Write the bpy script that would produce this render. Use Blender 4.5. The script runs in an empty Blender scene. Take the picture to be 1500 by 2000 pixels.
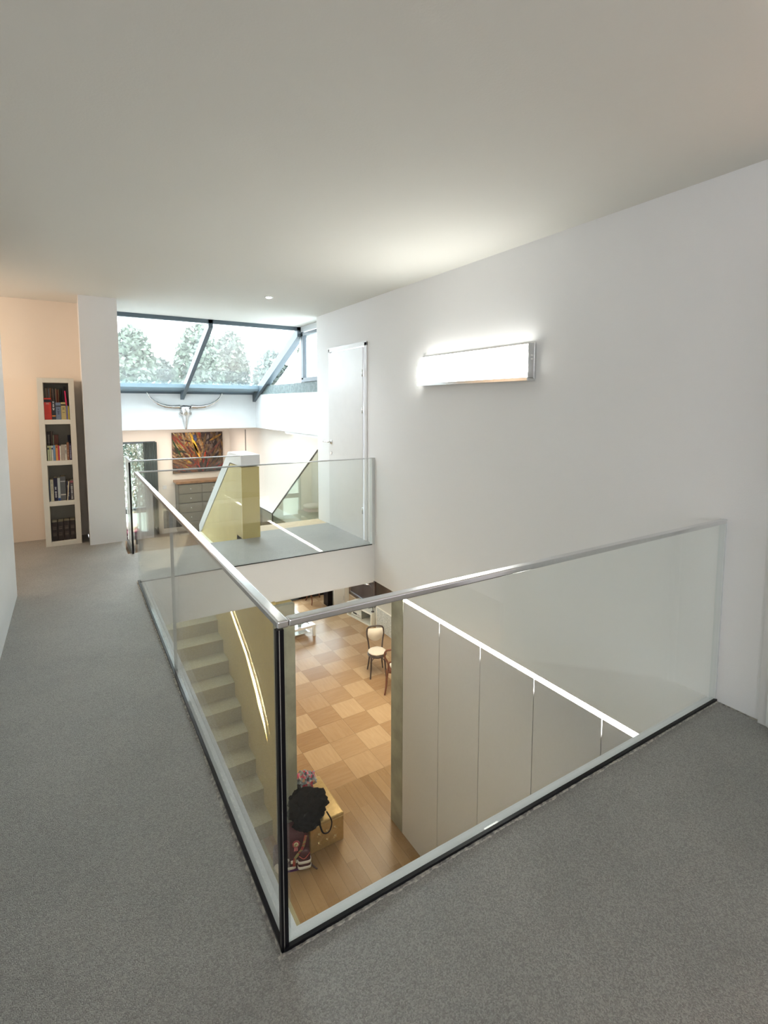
import bpy, bmesh, math, random
from mathutils import Vector, Matrix
rnd = random.Random(7)
SC = bpy.context.scene
COL = SC.collection
# ------------------------------------------------------------------ camera
cam_d = bpy.data.cameras.new('camera'); cam = bpy.data.objects.new('camera', cam_d); COL.objects.link(cam)
YAW, PITCH, ROLL = 0.5557, 0.0911, -0.0025
fwd = Vector((math.sin(YAW)*math.cos(PITCH), math.cos(YAW)*math.cos(PITCH), -math.sin(PITCH)))
rt = Vector((math.cos(YAW), -math.sin(YAW), 0)); dn = -rt.cross(fwd)
c_, s_ = math.cos(ROLL), math.sin(ROLL)
r2 = c_*rt + s_*dn; d2 = -s_*rt + c_*dn
m = Matrix((( r2.x, -d2.x, -fwd.x, -0.4159), (r2.y, -d2.y, -fwd.y, -1.1916), (r2.z, -d2.z, -fwd.z, 1.4363), (0, 0, 0, 1)))
cam.matrix_world = m
cam_d.sensor_fit = 'HORIZONTAL'; cam_d.sensor_width = 36; cam_d.lens = 1004.95/1500*36
cam_d.shift_x = (750-760.97)/1500; cam_d.shift_y = -(1000-882.06)/1500
cam_d.clip_start = 0.02; cam_d.clip_end = 500
SC.camera = cam
# ------------------------------------------------------------------ view, world, large lights
SC.view_settings.view_transform = 'Standard'; SC.view_settings.look = 'None'
SC.view_settings.gamma = 1; SC.view_settings.use_curve_mapping = False
SC.view_settings.exposure = 1.56
W_ = bpy.data.worlds.new('overcast_sky'); SC.world = W_; W_.use_nodes = True
wn = W_.node_tree.nodes; wl = W_.node_tree.links; wn.clear()
wo = wn.new('ShaderNodeOutputWorld'); wb = wn.new('ShaderNodeBackground')
wb.inputs[0].default_value = (0.89, 0.95, 1.0, 1); wb.inputs[1].default_value = 3.7
wl.new(wb.outputs[0], wo.inputs[0])
def area(name, loc, target, sx, sy, power, col=(1, 1, 1)):
    l = bpy.data.lights.new(name, 'AREA'); l.shape = 'RECTANGLE'; l.size = sx; l.size_y = sy
    l.energy = power; l.color = col
    o = bpy.data.objects.new(name, l); COL.objects.link(o); o.location = loc
    o.rotation_euler = (Vector(target)-Vector(loc)).to_track_quat('-Z', 'Y').to_euler()
    return o
area('hall_fill_light', (-1.5, -3.3, 1.35), (2.2, 1.2, 0.45), 2.4, 1.9, 37, (0.97, 0.985, 1.0))  # added area light aimed at the right wall; no window is built here
area('niche_lamp_light', (-2.1, 4.4, 1.9), (-0.6, 5.2, 1.1), 0.5, 0.5, 7.5, (1.0, 0.76, 0.56))
area('living_fill_light', (3.2, 4.6, -0.5), (3.0, 4.6, -2.8), 1.3, 1.3, 21, (1.0, 0.86, 0.66))  # warm fill added for the lower room, without a fitting
area('gallery_fill_light', (1.2, 8.9, 0.98), (1.2, 8.9, -1.0), 1.6, 1.2, 12, (1.0, 0.87, 0.76))  # invented fill that brightens the half-level room
area('stair_fill_light', (0.5, 0.9, -0.45), (0.6, 2.6, -2.6), 0.5, 1.0, 3.5, (1.0, 0.84, 0.56))  # extra light put into the open void to brighten the stairs
area('side_room_lamp_light', (2.95, -.75, 2.2), (1.9, -1.0, 0.0), 0.4, 0.4, 22, (1.0, 0.62, 0.42))
# ------------------------------------------------------------------ helpers
MATS = {}
def mat(name, col, rough=0.5, metal=0.0, emit=None, estr=0.0, noise=None, bump=None, coat=0.0, spec=0.5, trans=0.0):
    """noise=(scale, colour2, contrast) ; bump=(scale, strength)"""
    if name in MATS: return MATS[name]
    M = bpy.data.materials.new(name); M.use_nodes = True
    n = M.node_tree.nodes; l = M.node_tree.links; b = n['Principled BSDF']
    b.inputs['Base Color'].default_value = (*col, 1); b.inputs['Roughness'].default_value = rough
    b.inputs['Metallic'].default_value = metal; b.inputs['Coat Weight'].default_value = coat
    b.inputs['Specular IOR Level'].default_value = spec; b.inputs['Transmission Weight'].default_value = trans
    tc = n.new('ShaderNodeTexCoord')
    if emit:
        b.inputs['Emission Color'].default_value = (*emit, 1); b.inputs['Emission Strength'].default_value = estr
    sc, c2, con = noise or (9.0, tuple(c*0.97 for c in col), 1.0)
    t = n.new('ShaderNodeTexNoise'); t.inputs['Scale'].default_value = sc; t.inputs['Detail'].default_value = 5
    l.new(tc.outputs['Object'], t.inputs['Vector'])
    r = n.new('ShaderNodeValToRGB'); h = 0.5/max(con, .01)*0.4
    r.color_ramp.elements[0].position = max(0, .5-h); r.color_ramp.elements[1].position = min(1, .5+h)
    r.color_ramp.elements[0].color = (*col, 1); r.color_ramp.elements[1].color = (*c2, 1)
    l.new(t.outputs['Fac'], r.inputs[0]); l.new(r.outputs[0], b.inputs['Base Color'])
    if bump:
        t2 = n.new('ShaderNodeTexNoise'); t2.inputs['Scale'].default_value = bump[0]; t2.inputs['Detail'].default_value = 3
        l.new(tc.outputs['Object'], t2.inputs['Vector'])
        bp = n.new('ShaderNodeBump'); bp.inputs['Strength'].default_value = bump[1]; bp.inputs['Distance'].default_value = 0.004
        l.new(t2.outputs['Fac'], bp.inputs['Height']); l.new(bp.outputs[0], b.inputs['Normal'])
    MATS[name] = M; return M
def glass_mat(name, tint=(0.93, 0.97, 0.955), refl=1.0, haze=0.0, f0=0.04):
    """clear sheet glass: straight-through tinted transmission plus Fresnel reflection (Schlick)"""
    M = bpy.data.materials.new(name); M.use_nodes = True; n = M.node_tree.nodes; l = M.node_tree.links; n.clear()
    out = n.new('ShaderNodeOutputMaterial'); tr = n.new('ShaderNodeBsdfTransparent'); gl = n.new('ShaderNodeBsdfGlossy')
    tr.inputs[0].default_value = (*tint, 1); gl.inputs['Roughness'].default_value = 0.0
    gl.inputs['Color'].default_value = (refl, refl, refl, 1)
    g = n.new('ShaderNodeNewGeometry'); d = n.new('ShaderNodeVectorMath'); d.operation = 'DOT_PRODUCT'
    l.new(g.outputs['Incoming'], d.inputs[0]); l.new(g.outputs['Normal'], d.inputs[1])
    def mth(op, a, b=None):
        x = n.new('ShaderNodeMath'); x.operation = op
        for i, v in enumerate((a, b)):
            if v is None: continue
            if isinstance(v, (int, float)): x.inputs[i].default_value = v
            else: l.new(v, x.inputs[i])
        return x.outputs[0]
    ab = mth('ABSOLUTE', d.outputs['Value']); om = mth('SUBTRACT', 1.0, ab); pw = mth('POWER', om, 5.0)
    fr = mth('ADD', mth('MULTIPLY', pw, 1-f0), f0)
    mx = n.new('ShaderNodeMixShader'); l.new(fr, mx.inputs[0]); l.new(tr.outputs[0], mx.inputs[1]); l.new(gl.outputs[0], mx.inputs[2])
    last = mx.outputs[0]
    if haze:
        tl = n.new('ShaderNodeBsdfTranslucent'); tl.inputs[0].default_value = (0.9, 0.96, 0.96, 1)
        tc = n.new('ShaderNodeTexCoord'); tx = n.new('ShaderNodeTexNoise'); tx.inputs['Scale'].default_value = 2.2; tx.inputs['Detail'].default_value = 6
        l.new(tc.outputs['Object'], tx.inputs['Vector'])
        hz = mth('MULTIPLY', tx.outputs['Fac'], haze*2)
        m2 = n.new('ShaderNodeMixShader'); l.new(hz, m2.inputs[0]); l.new(last, m2.inputs[1]); l.new(tl.outputs[0], m2.inputs[2]); last = m2.outputs[0]
    l.new(last, out.inputs[0]); MATS[name] = M; return M
# mesh helpers
def BM(): return bmesh.new()
def box(bm, x0, x1, y0, y1, z0, z1, bev=0.0, mi=0):
    vs = [bm.verts.new((x, y, z)) for x in (x0, x1) for y in (y0, y1) for z in (z0, z1)]
    fs = [bm.faces.new([vs[i] for i in q]) for q in ((0,1,3,2),(4,6,7,5),(0,4,5,1),(2,3,7,6),(0,2,6,4),(1,5,7,3))]
    for f in fs: f.material_index = mi
    if bev > 0:
        es = list({e for f in fs for e in f.edges})
        bmesh.ops.bevel(bm, geom=es, offset=bev, segments=3, profile=0.5, affect='EDGES')
    return vs
def prism(bm, poly, axis, a, b, mi=0):
    """poly in the two remaining axes, extruded on axis from a to b"""
    def P(u, v, w):
        return {'x': (w, u, v), 'y': (u, w, v), 'z': (u, v, w)}[axis]
    A = [bm.verts.new(P(u, v, a)) for u, v in poly]; B = [bm.verts.new(P(u, v, b)) for u, v in poly]
    n = len(poly); fs = [bm.faces.new(A), bm.faces.new(B[::-1])]
    for i in range(n): fs.append(bm.faces.new((A[i], B[i], B[(i+1) % n], A[(i+1) % n])))
    for f in fs: f.material_index = mi
    return fs
def bez(pts, n=8):
    """Catmull-Rom through points"""
    P = [Vector(p) for p in pts]; P = [2*P[0]-P[1]] + P + [2*P[-1]-P[-2]]; out = []
    for i in range(1, len(P)-2):
        for k in range(n):
            t = k/n; a, b, c, d = P[i-1:i+3]
            out.append(0.5*((2*b)+(c-a)*t+(2*a-5*b+4*c-d)*t*t+(3*b-a-3*c+d)*t**3))
    out.append(P[-2]); return out
def tube(bm, pts, r, seg=10, flat=1.0, mi=0):
    pts = [Vector(p) for p in pts]; rings = []; n = len(pts)
    rr = r if isinstance(r, (list, tuple)) else [r]*n
    if len(rr) != n:
        rr = [rr[0]+(rr[-1]-rr[0])*i/(n-1) if len(rr) == 2 else rr[min(len(rr)-1, int(i/(n-1)*(len(rr)-1)))] for i in range(n)]
    up = None
    for i, p in enumerate(pts):
        d = (pts[min(i+1, n-1)]-pts[max(i-1, 0)]).normalized()
        if up is None: up = Vector((0, 0, 1)) if abs(d.z) < .9 else Vector((0, 1, 0))
        s = d.cross(up).normalized(); up = s.cross(d).normalized()
        rings.append([bm.verts.new(p+rr[i]*(math.cos(2*math.pi*k/seg)*s+flat*math.sin(2*math.pi*k/seg)*up)) for k in range(seg)])
    fs = []
    for a, b in zip(rings, rings[1:]):
        for k in range(seg): fs.append(bm.faces.new((a[k], a[(k+1) % seg], b[(k+1) % seg], b[k])))
    fs.append(bm.faces.new(rings[0][::-1])); fs.append(bm.faces.new(rings[-1]))
    for f in fs: f.material_index = mi
    return rings
def lathe(bm, prof, c=(0, 0, 0), seg=20, mi=0):
    rings = [[bm.verts.new((c[0]+r*math.cos(2*math.pi*k/seg), c[1]+r*math.sin(2*math.pi*k/seg), c[2]+z)) for k in range(seg)] for r, z in prof]
    for a, b in zip(rings, rings[1:]):
        for k in range(seg): bm.faces.new((a[k], a[(k+1) % seg], b[(k+1) % seg], b[k])).material_index = mi
    bm.faces.new(rings[0][::-1]).material_index = mi; bm.faces.new(rings[-1]).material_index = mi
def obj(name, bm, mts, parent=None, smooth=False, loc=None, rot=None):
    bmesh.ops.recalc_face_normals(bm, faces=bm.faces[:])
    me = bpy.data.meshes.new(name); bm.to_mesh(me); bm.free()
    for mm in (mts if isinstance(mts, (list, tuple)) else [mts]): me.materials.append(mm)
    if smooth:
        for p in me.polygons: p.use_smooth = True
    o = bpy.data.objects.new(name, me); COL.objects.link(o)
    if parent: o.parent = parent
    if loc: o.location = loc
    if rot: o.rotation_euler = rot
    return o
def tag(o, label=None, cat=None, group=None, kind=None):
    if label: o['label'] = label
    if cat: o['category'] = cat
    if group: o['group'] = group
    if kind: o['kind'] = kind
    return o
def thing(name, label, cat, loc=(0, 0, 0), rz=0.0, group=None):
    o = bpy.data.objects.new(name, None); COL.objects.link(o); o.location = loc; o.rotation_euler = (0, 0, rz)
    o.empty_display_size = 0.1
    return tag(o, label, cat, group)
def struct(name, bm, mts, label=None, cat=None):
    o = obj(name, bm, mts); o['kind'] = 'structure'
    if label: o['label'] = label
    if cat: o['category'] = cat
    return o
def sbox(name, d, m_, label, cat):
    b = BM(); box(b, *d); return struct(name, b, m_, label, cat)
# ------------------------------------------------------------------ materials
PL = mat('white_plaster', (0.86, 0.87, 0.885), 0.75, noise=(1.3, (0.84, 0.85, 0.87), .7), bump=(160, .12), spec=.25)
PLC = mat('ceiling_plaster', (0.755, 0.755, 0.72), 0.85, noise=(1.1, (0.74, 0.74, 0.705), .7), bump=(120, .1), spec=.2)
CREAM = mat('cream_plaster', (0.83, 0.77, 0.70), 0.8, noise=(1.2, (0.81, 0.75, 0.68), .7), bump=(140, .1), spec=.2)
PEACH = mat('peach_plaster', (0.84, 0.76, 0.67), 0.8, noise=(1.2, (0.82, 0.74, 0.65), .7), bump=(120, .12), spec=.2)
LACQ = mat('white_lacquer', (0.76, 0.765, 0.77), 0.3, spec=.4)
SHELFW = mat('shelf_laminate', (0.78, 0.75, 0.66), 0.45, spec=.4)
PANEL = mat('satin_cupboard_lacquer', (0.69, 0.69, 0.72), 0.42, noise=(40, (0.67, 0.67, 0.70), 1), bump=(260, .08), spec=.35)
BLACK = mat('black_rubber', (0.004, 0.004, 0.007), 0.3, spec=.25)
CHROME = mat('polished_steel', (0.78, 0.79, 0.80), 0.14, 1.0, noise=(60, (0.74, 0.75, 0.76), 1))
BRUSH = mat('brushed_aluminium', (0.72, 0.73, 0.74), 0.32, 1.0)
ALU = mat('slate_grey_frame', (0.085, 0.115, 0.14), 0.45, noise=(6, (0.10, 0.135, 0.16), 1))
ALUW = mat('pale_window_frame', (0.70, 0.74, 0.76), 0.4)
GOLD = mat('gold_wall_paint', (0.68, 0.555, 0.25), 0.45, 0.15, noise=(5, (0.64, 0.515, 0.225), 1.5), bump=(90, .15))
CONC = mat('bare_concrete', (0.42, 0.42, 0.34), 0.8, noise=(4.5, (0.30, 0.30, 0.24), 1.6), bump=(60, .4), spec=.3)
STAIR = mat('olive_grey_stair_coating', (0.44, 0.40, 0.25), 0.6, noise=(180, (0.38, 0.34, 0.21), 1.2), bump=(300, .25), spec=.35)
SEAL = mat('cracked_sealant', (0.56, 0.54, 0.48), 0.8, noise=(60, (0.26, 0.25, 0.235), 2), bump=(120, .8))
BROWN = mat('brown_wall_paint', (0.17, 0.115, 0.08), 0.6, noise=(3, (0.20, 0.145, 0.10), 1))
RUBW = mat('black_fabric', (0.004, 0.004, 0.0045), 0.9, noise=(30, (0.009, 0.007, 0.007), 1.5), bump=(70, .8), spec=.12)
DWOOD = mat('dark_bentwood', (0.03, 0.02, 0.016), 0.3, noise=(40, (0.05, 0.03, 0.02), 1))
RWOOD = mat('reddish_walnut', (0.20, 0.07, 0.03), 0.35, noise=(25, (0.13, 0.04, 0.018), 1.5))
CUSH = mat('cream_cushion_fabric', (0.80, 0.75, 0.67), 0.85, noise=(90, (0.74, 0.69, 0.61), 1.2), bump=(120, .4), spec=.2)
GLASS = glass_mat('railing_glass', (0.968, 0.985, 0.978), 1.0)
GLASSW = glass_mat('window_glass', (0.95, 0.98, 0.98), 1.0)
GLASSS = glass_mat('hazy_skylight_glass', (0.93, 0.97, 0.97), 1.0, haze=.02)  # translucent haze mixed in to pale the trees behind
GLASST = glass_mat('smoked_guard_glass', (0.70, 0.71, 0.64), 1.0)
LED = mat('warm_led_diffuser', (1, .97, .9), .5, emit=(1.0, .95, .84), estr=9)
# granular stone-carpet floor
def stone_floor():
    M = bpy.data.materials.new('grey_stone_carpet'); M.use_nodes = True; n = M.node_tree.nodes; l = M.node_tree.links
    b = n['Principled BSDF']; tc = n.new('ShaderNodeTexCoord')
    v = n.new('ShaderNodeTexVoronoi'); v.inputs['Scale'].default_value = 330; l.new(tc.outputs['Object'], v.inputs['Vector'])
    r = n.new('ShaderNodeValToRGB'); e = r.color_ramp.elements
    e[0].color = (0.22, 0.217, 0.204, 1); e[1].color = (0.385, 0.379, 0.358, 1); e[0].position = .1; e[1].position = .95
    s = n.new('ShaderNodeSeparateColor'); l.new(v.outputs['Color'], s.inputs[0]); l.new(s.outputs[0], r.inputs[0])
    t = n.new('ShaderNodeTexNoise'); t.inputs['Scale'].default_value = 2.2; t.inputs['Detail'].default_value = 7; t.inputs['Roughness'].default_value = .6
    l.new(tc.outputs['Object'], t.inputs['Vector'])
    r3 = n.new('ShaderNodeValToRGB'); r3.color_ramp.elements[0].position = .3; r3.color_ramp.elements[1].position = .7
    r3.color_ramp.elements[0].color = (.86, .86, .86, 1); r3.color_ramp.elements[1].color = (1.08, 1.07, 1.05, 1); l.new(t.outputs['Fac'], r3.inputs[0])
    mx = n.new('ShaderNodeMix'); mx.data_type = 'RGBA'; mx.blend_type = 'MULTIPLY'; mx.inputs[0].default_value = 1
    l.new(r.outputs[0], mx.inputs[6]); l.new(r3.outputs[0], mx.inputs[7]); l.new(mx.outputs[2], b.inputs['Base Color'])
    bp = n.new('ShaderNodeBump'); bp.inputs['Strength'].default_value = .55; bp.inputs['Distance'].default_value = .003
    l.new(v.outputs['Distance'], bp.inputs['Height']); bp.invert = True; l.new(bp.outputs[0], b.inputs['Normal'])
    b.inputs['Roughness'].default_value = .40; b.inputs['Specular IOR Level'].default_value = .6
    return M
STONE = stone_floor()
def oak_tiles():
    """square oak panels 0.36 m, alternating tone and grain, on the far part; long planks near the doorway"""
    M = bpy.data.materials.new('oak_checker_parquet'); M.use_nodes = True; n = M.node_tree.nodes; l = M.node_tree.links
    b = n['Principled BSDF']; g = n.new('ShaderNodeNewGeometry'); mp = n.new('ShaderNodeMapping'); l.new(g.outputs['Position'], mp.inputs[0])
    mp.inputs['Location'].default_value = (-3.62/.362, -7.68/.366, 0); mp.inputs['Scale'].default_value = (1/.362, 1/.366, 1)
    def mth(op, a, b_=None, c=None):
        x = n.new('ShaderNodeMath'); x.operation = op
        for i, v in enumerate((a, b_, c)):
            if v is None: continue
            if isinstance(v, (int, float)): x.inputs[i].default_value = v
            else: l.new(v, x.inputs[i])
        return x.outputs[0]
    sp = n.new('ShaderNodeSeparateXYZ'); l.new(mp.outputs[0], sp.inputs[0])
    fx = mth('FLOOR', sp.outputs[0]); fy = mth('FLOOR', sp.outputs[1])
    par = mth('PINGPONG', mth('ADD', fx, fy), 1.0)
    cb = n.new('ShaderNodeCombineXYZ'); l.new(fx, cb.inputs[0]); l.new(fy, cb.inputs[1])
    wn_ = n.new('ShaderNodeTexWhiteNoise'); wn_.noise_dimensions = '2D'; l.new(cb.outputs[0], wn_.inputs['Vector'])
    # grain direction swaps with parity
    mA = n.new('ShaderNodeMapping'); mA.inputs['Scale'].default_value = (4, 42, 1); l.new(g.outputs['Position'], mA.inputs[0])
    mB = n.new('ShaderNodeMapping'); mB.inputs['Scale'].default_value = (42, 4, 1); l.new(g.outputs['Position'], mB.inputs[0])
    mv = n.new('ShaderNodeMix'); mv.data_type = 'VECTOR'; l.new(par, mv.inputs[0]); l.new(mA.outputs[0], mv.inputs[4]); l.new(mB.outputs[0], mv.inputs[5])
    av = n.new('ShaderNodeVectorMath'); av.operation = 'ADD'; l.new(mv.outputs[1], av.inputs[0]); l.new(wn_.outputs['Color'], av.inputs[1])
    gr = n.new('ShaderNodeTexNoise'); gr.inputs['Scale'].default_value = 1; gr.inputs['Detail'].default_value = 4; l.new(av.outputs[0], gr.inputs['Vector'])
    tone = mth('ADD', mth('MULTIPLY', par, .30), mth('ADD', mth('MULTIPLY', wn_.outputs['Value'], .38), mth('MULTIPLY', mth('SUBTRACT', gr.outputs['Fac'], .5), .5)))
    r = n.new('ShaderNodeValToRGB'); r.color_ramp.elements[0].color = (.36, .215, .105, 1); r.color_ramp.elements[1].color = (.60, .43, .26, 1)
    r.color_ramp.elements[0].position = 0; r.color_ramp.elements[1].position = .85; l.new(tone, r.inputs[0])
    # seams
    ex = mth('PINGPONG', sp.outputs[0], .5); ey = mth('PINGPONG', sp.outputs[1], .5)
    frx = mth('FRACT', sp.outputs[0]); fry = mth('FRACT', sp.outputs[1])
    dx = mth('MINIMUM', frx, mth('SUBTRACT', 1, frx)); dy = mth('MINIMUM', fry, mth('SUBTRACT', 1, fry))
    seam = mth('GREATER_THAN', mth('MINIMUM', dx, dy), .008)
    # near planks: staggered brick texture running along Y
    sg = n.new('ShaderNodeSeparateXYZ'); l.new(g.outputs['Position'], sg.inputs[0])
    px = mth('FLOOR', mth('MULTIPLY', sg.outputs[0], 1/.105)); wn2 = n.new('ShaderNodeTexWhiteNoise'); wn2.noise_dimensions = '1D'; l.new(px, wn2.inputs['W'])
    py = mth('FLOOR', mth('ADD', mth('MULTIPLY', sg.outputs[1], 1/1.3), mth('MULTIPLY', wn2.outputs['Value'], 3)))
    cb2 = n.new('ShaderNodeCombineXYZ'); l.new(px, cb2.inputs[0]); l.new(py, cb2.inputs[1])
    wn3 = n.new('ShaderNodeTexWhiteNoise'); wn3.noise_dimensions = '2D'; l.new(cb2.outputs[0], wn3.inputs['Vector'])
    av2 = n.new('ShaderNodeVectorMath'); av2.operation = 'ADD'; l.new(mB.outputs[0], av2.inputs[0]); l.new(wn3.outputs['Color'], av2.inputs[1])
    g2 = n.new('ShaderNodeTexNoise'); g2.inputs['Scale'].default_value = 1; g2.inputs['Detail'].default_value = 4; l.new(av2.outputs[0], g2.inputs['Vector'])
    tn2 = mth('ADD', mth('MULTIPLY', wn3.outputs['Value'], .55), mth('MULTIPLY', mth('SUBTRACT', g2.outputs['Fac'], .3), .6))
    rp = n.new('ShaderNodeValToRGB'); rp.color_ramp.elements[0].color = (.29, .175, .08, 1); rp.color_ramp.elements[1].color = (.45, .30, .16, 1); l.new(tn2, rp.inputs[0])
    fpx = mth('FRACT', mth('MULTIPLY', sg.outputs[0], 1/.105)); seam2 = mth('GREATER_THAN', mth('MINIMUM', fpx, mth('SUBTRACT', 1, fpx)), .02)
    near = mth('LESS_THAN', sg.outputs[1], 3.65)
    mc = n.new('ShaderNodeMix'); mc.data_type = 'RGBA'; l.new(near, mc.inputs[0]); l.new(r.outputs[0], mc.inputs[6]); l.new(rp.outputs[0], mc.inputs[7])
    ms = n.new('ShaderNodeMix'); ms.data_type = 'FLOAT'; l.new(near, ms.inputs[0]); l.new(seam, ms.inputs[2]); l.new(seam2, ms.inputs[3])
    sm = mth('ADD', mth('MULTIPLY', ms.outputs[0], .3), .7)
    fm = n.new('ShaderNodeMix'); fm.data_type = 'RGBA'; fm.blend_type = 'MULTIPLY'; fm.inputs[0].default_value = 1
    cb3 = n.new('ShaderNodeCombineColor'); [l.new(sm, cb3.inputs[i]) for i in range(3)]
    l.new(mc.outputs[2], fm.inputs[6]); l.new(cb3.outputs[0], fm.inputs[7]); l.new(fm.outputs[2], b.inputs['Base Color'])
    b.inputs['Roughness'].default_value = .26; b.inputs['Specular IOR Level'].default_value = .16
    return M
OAK = oak_tiles()
OAKP = mat('pale_oak', (0.60, 0.47, 0.30), 0.45, noise=(14, (0.52, 0.39, 0.24), 1.3))
# ------------------------------------------------------------------ measures
W, D, H, C = 2.20, 3.335, 0.90, 2.497     # right wall, opening depth, rail height, ceiling
SL, ML, LL = -0.39, -1.20, -2.80           # slab underside, middle floor, lower floor
# ------------------------------------------------------------------ floors
def sfloor(name, d, m_, label): return sbox(name, d, m_, label, 'floor')
b = BM()
box(b, -3.4, 0.0, -4.2, 4.78, SL, 0); box(b, 0.0, 3.2, -4.2, 0.0, SL, 0)
box(b, 0.0, W+.0, D+.004, 4.24, SL, 0); box(b, 1.1, W+.0, 4.24, 4.45, SL, 0); box(b, -3.4, -0.30, 4.78, 5.4, SL, 0)
o = struct('floor', b, STONE, 'grey granular stone-carpet floor of the upper corridor and landing', 'floor')
b = BM()   # white plastered slab edge showing inside the glass
box(b, 0.0005, 0.053, 0.0, D, SL, 0.0); box(b, 0.053, W, 0.0005, 0.044, SL, 0.0); box(b, 0.053, W, D-.02, D, SL, -0.0)
box(b, -3.4, -0.001, -4.2, 4.78, SL-.02, SL); box(b, 0, 3.2, -4.2, 0, SL-.02, SL); box(b, 0, W, D, 4.45, SL-.02, SL)
struct('trim_1', b, PL, 'white plastered slab edge around the floor opening', 'trim')
b = BM()   # lower oak floor, stair-foot concrete, middle floor
box(b, 1.0, 4.8, -1.5, 9.2, LL-.1, LL); struct('floor_lower', b, OAK, 'oak floor of the lower room, square panels then long planks', 'floor')
b = BM(); box(b, -.4, 1.0, -1.5, 3.42, LL-.1, LL); struct('floor_stair_foot', b, STAIR, 'olive grey coated floor at the foot of the lower stairs', 'floor')
b = BM(); box(b, -.4, 1.1, 5.74, 10.0, ML-.25, ML); box(b, 1.1, 2.5, 6.4, 10.0, ML-.25, ML)
struct('floor_middle', b, mat('brown_carpet', (.20, .12, .06), .9, noise=(60, (.16, .09, .045), 1)), 'brown floor of the half-level room behind the stairs', 'floor')
# ------------------------------------------------------------------ ceilings
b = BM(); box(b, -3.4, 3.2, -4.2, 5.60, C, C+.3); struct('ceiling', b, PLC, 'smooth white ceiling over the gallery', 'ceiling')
b = BM(); box(b, -.4, 2.6, 7.71, 10.1, 1.03, 1.3); struct('ceiling_middle', b, PL, 'ceiling of the half-level room', 'ceiling')
b = BM(); box(b, W+.151, 4.9, -1.5, 9.2, SL, SL+.1); box(b, W+.01, W+.151, 4.73, 9.2, SL, SL+.1); struct('ceiling_lower', b, PL, 'ceiling of the lower room', 'ceiling')
# ------------------------------------------------------------------ walls, upper level
b = BM()
box(b, W, W+.15, -.22, 3.46, SL, C); box(b, W, W+.15, 3.46, 4.34, 2.06, C); box(b, W, W+.15, 4.34, 4.72, SL, C)
box(b, W, W+.15, -1.12, -.22, 2.08, C); box(b, W, W+.15, -4.2, -1.12, SL, C); box(b, W, W+.15, 3.46, 4.34, SL, 0)
struct('wall_right', b, PL, 'tall white right wall carrying the long lit wall lamp', 'wall')
b = BM(); box(b, W+.15, 3.3, -1.3, -1.2, 0, C); box(b, W+.15, 3.3, -.12, -.02, 0, C); box(b, 3.2, 3.3, -1.2, -.12, 0, C)
struct('wall_side_room', b, PL, 'white wall of the side room behind the open door', 'wall')
b = BM(); box(b, -3.4, 3.2, -4.2, -4.0, 0, C); struct('wall_back', b, PL, 'white wall behind the viewer', 'wall')
b = BM(); box(b, -3.4, -3.3, -4.0, 5.3, 0, C); box(b, -3.3, -1.06, 2.2, 2.3, 0, C); struct('wall_corridor_left', b, PEACH, 'wall at the hidden left end of the corridor', 'wall')
b = BM(); box(b, -3.3, -0.295, 5.30, 5.4, 0, C); struct('wall_niche', b, PEACH, 'peach lit wall of the niche behind the narrow bookcase', 'wall')
b = BM(); box(b, -0.295, 0.04, 4.78, 5.0, 0, C); box(b, -.295, .04, 5.0, 10.1, ML, C)
struct('wall_pillar', b, PL, 'white wall end standing left of the stair void', 'wall')
b = BM()   # skylight upstand: back band and right-hand band
box(b, -.3, 2.35, 7.71, 7.85, 1.30, 1.60); box(b, -.3, 2.35, 7.70, 7.71, 1.03, 1.60); box(b, 2.35, 2.6, 4.72, 7.85, 1.03, 1.60)
struct('wall_skylight_upstand', b, mat('bright_white_plaster', (.76, .78, .79), .7, spec=.25), 'bright white wall band below the skylight', 'wall')
b = BM(); prism(b, [(4.72, 1.03), (10.1, 1.03), (10.1, -1.25), (6.3, -1.25), (5.3, -.80), (4.72, -.60)], 'x', 2.47, 2.6); box(b, W+.151, 2.6, 4.5, 4.72, -.5, C-.001)
struct('wall_stair_right', b, CREAM, 'cream wall right of the upper stairs', 'wall')
b = BM()   # wall with painting, opening for glass door x 0.42..1.01, z -1.2..0.70
box(b, 1.01, 2.6, 9.96, 10.1, ML-.25, 1.1); box(b, -.3, .30, 9.96, 10.1, ML-.25, 1.1); box(b, .30, 1.01, 9.96, 10.1, .70, 1.1); box(b, .30, 1.01, 9.96, 10.1, ML-.25, ML)
struct('wall_far', b, CREAM, 'cream far wall carrying the abstract painting', 'wall')
# lower level walls
b = BM(); box(b, -.5, -.4, -1.5, 10.0, LL, SL-.02); box(b, -.4, 4.9, -1.6, -1.5, LL, SL-.02)
struct('wall_lower_left', b, CREAM, 'wall left of the lower stairs', 'wall')
b = BM(); box(b, W+.02, W+.15, -1.5, 2.78, LL, SL); struct('wall_behind_cupboards', b, PL, 'wall behind the tall cupboard fronts', 'wall')
b = BM(); box(b, 4.75, 4.9, 2.0, 9.2, LL, SL); struct('wall_lower_right', b, BROWN, 'dark brown right wall of the lower room', 'wall')
b = BM(); box(b, 3.70, 4.75, 9.07, 9.2, LL, -2.45); box(b, 2.61, 4.75, 9.07, 9.2, -1.07, SL)
struct('wall_lower_far', b, mat('near_black_panelling', (.012, .01, .01), .5), 'near black far wall of the lower room', 'wall')
b = BM(); box(b, 2.36, 4.75, 2.78, 2.9, LL, SL); struct('wall_lower_front', b, CREAM, 'wall beside the concrete doorway post', 'wall')
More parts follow.
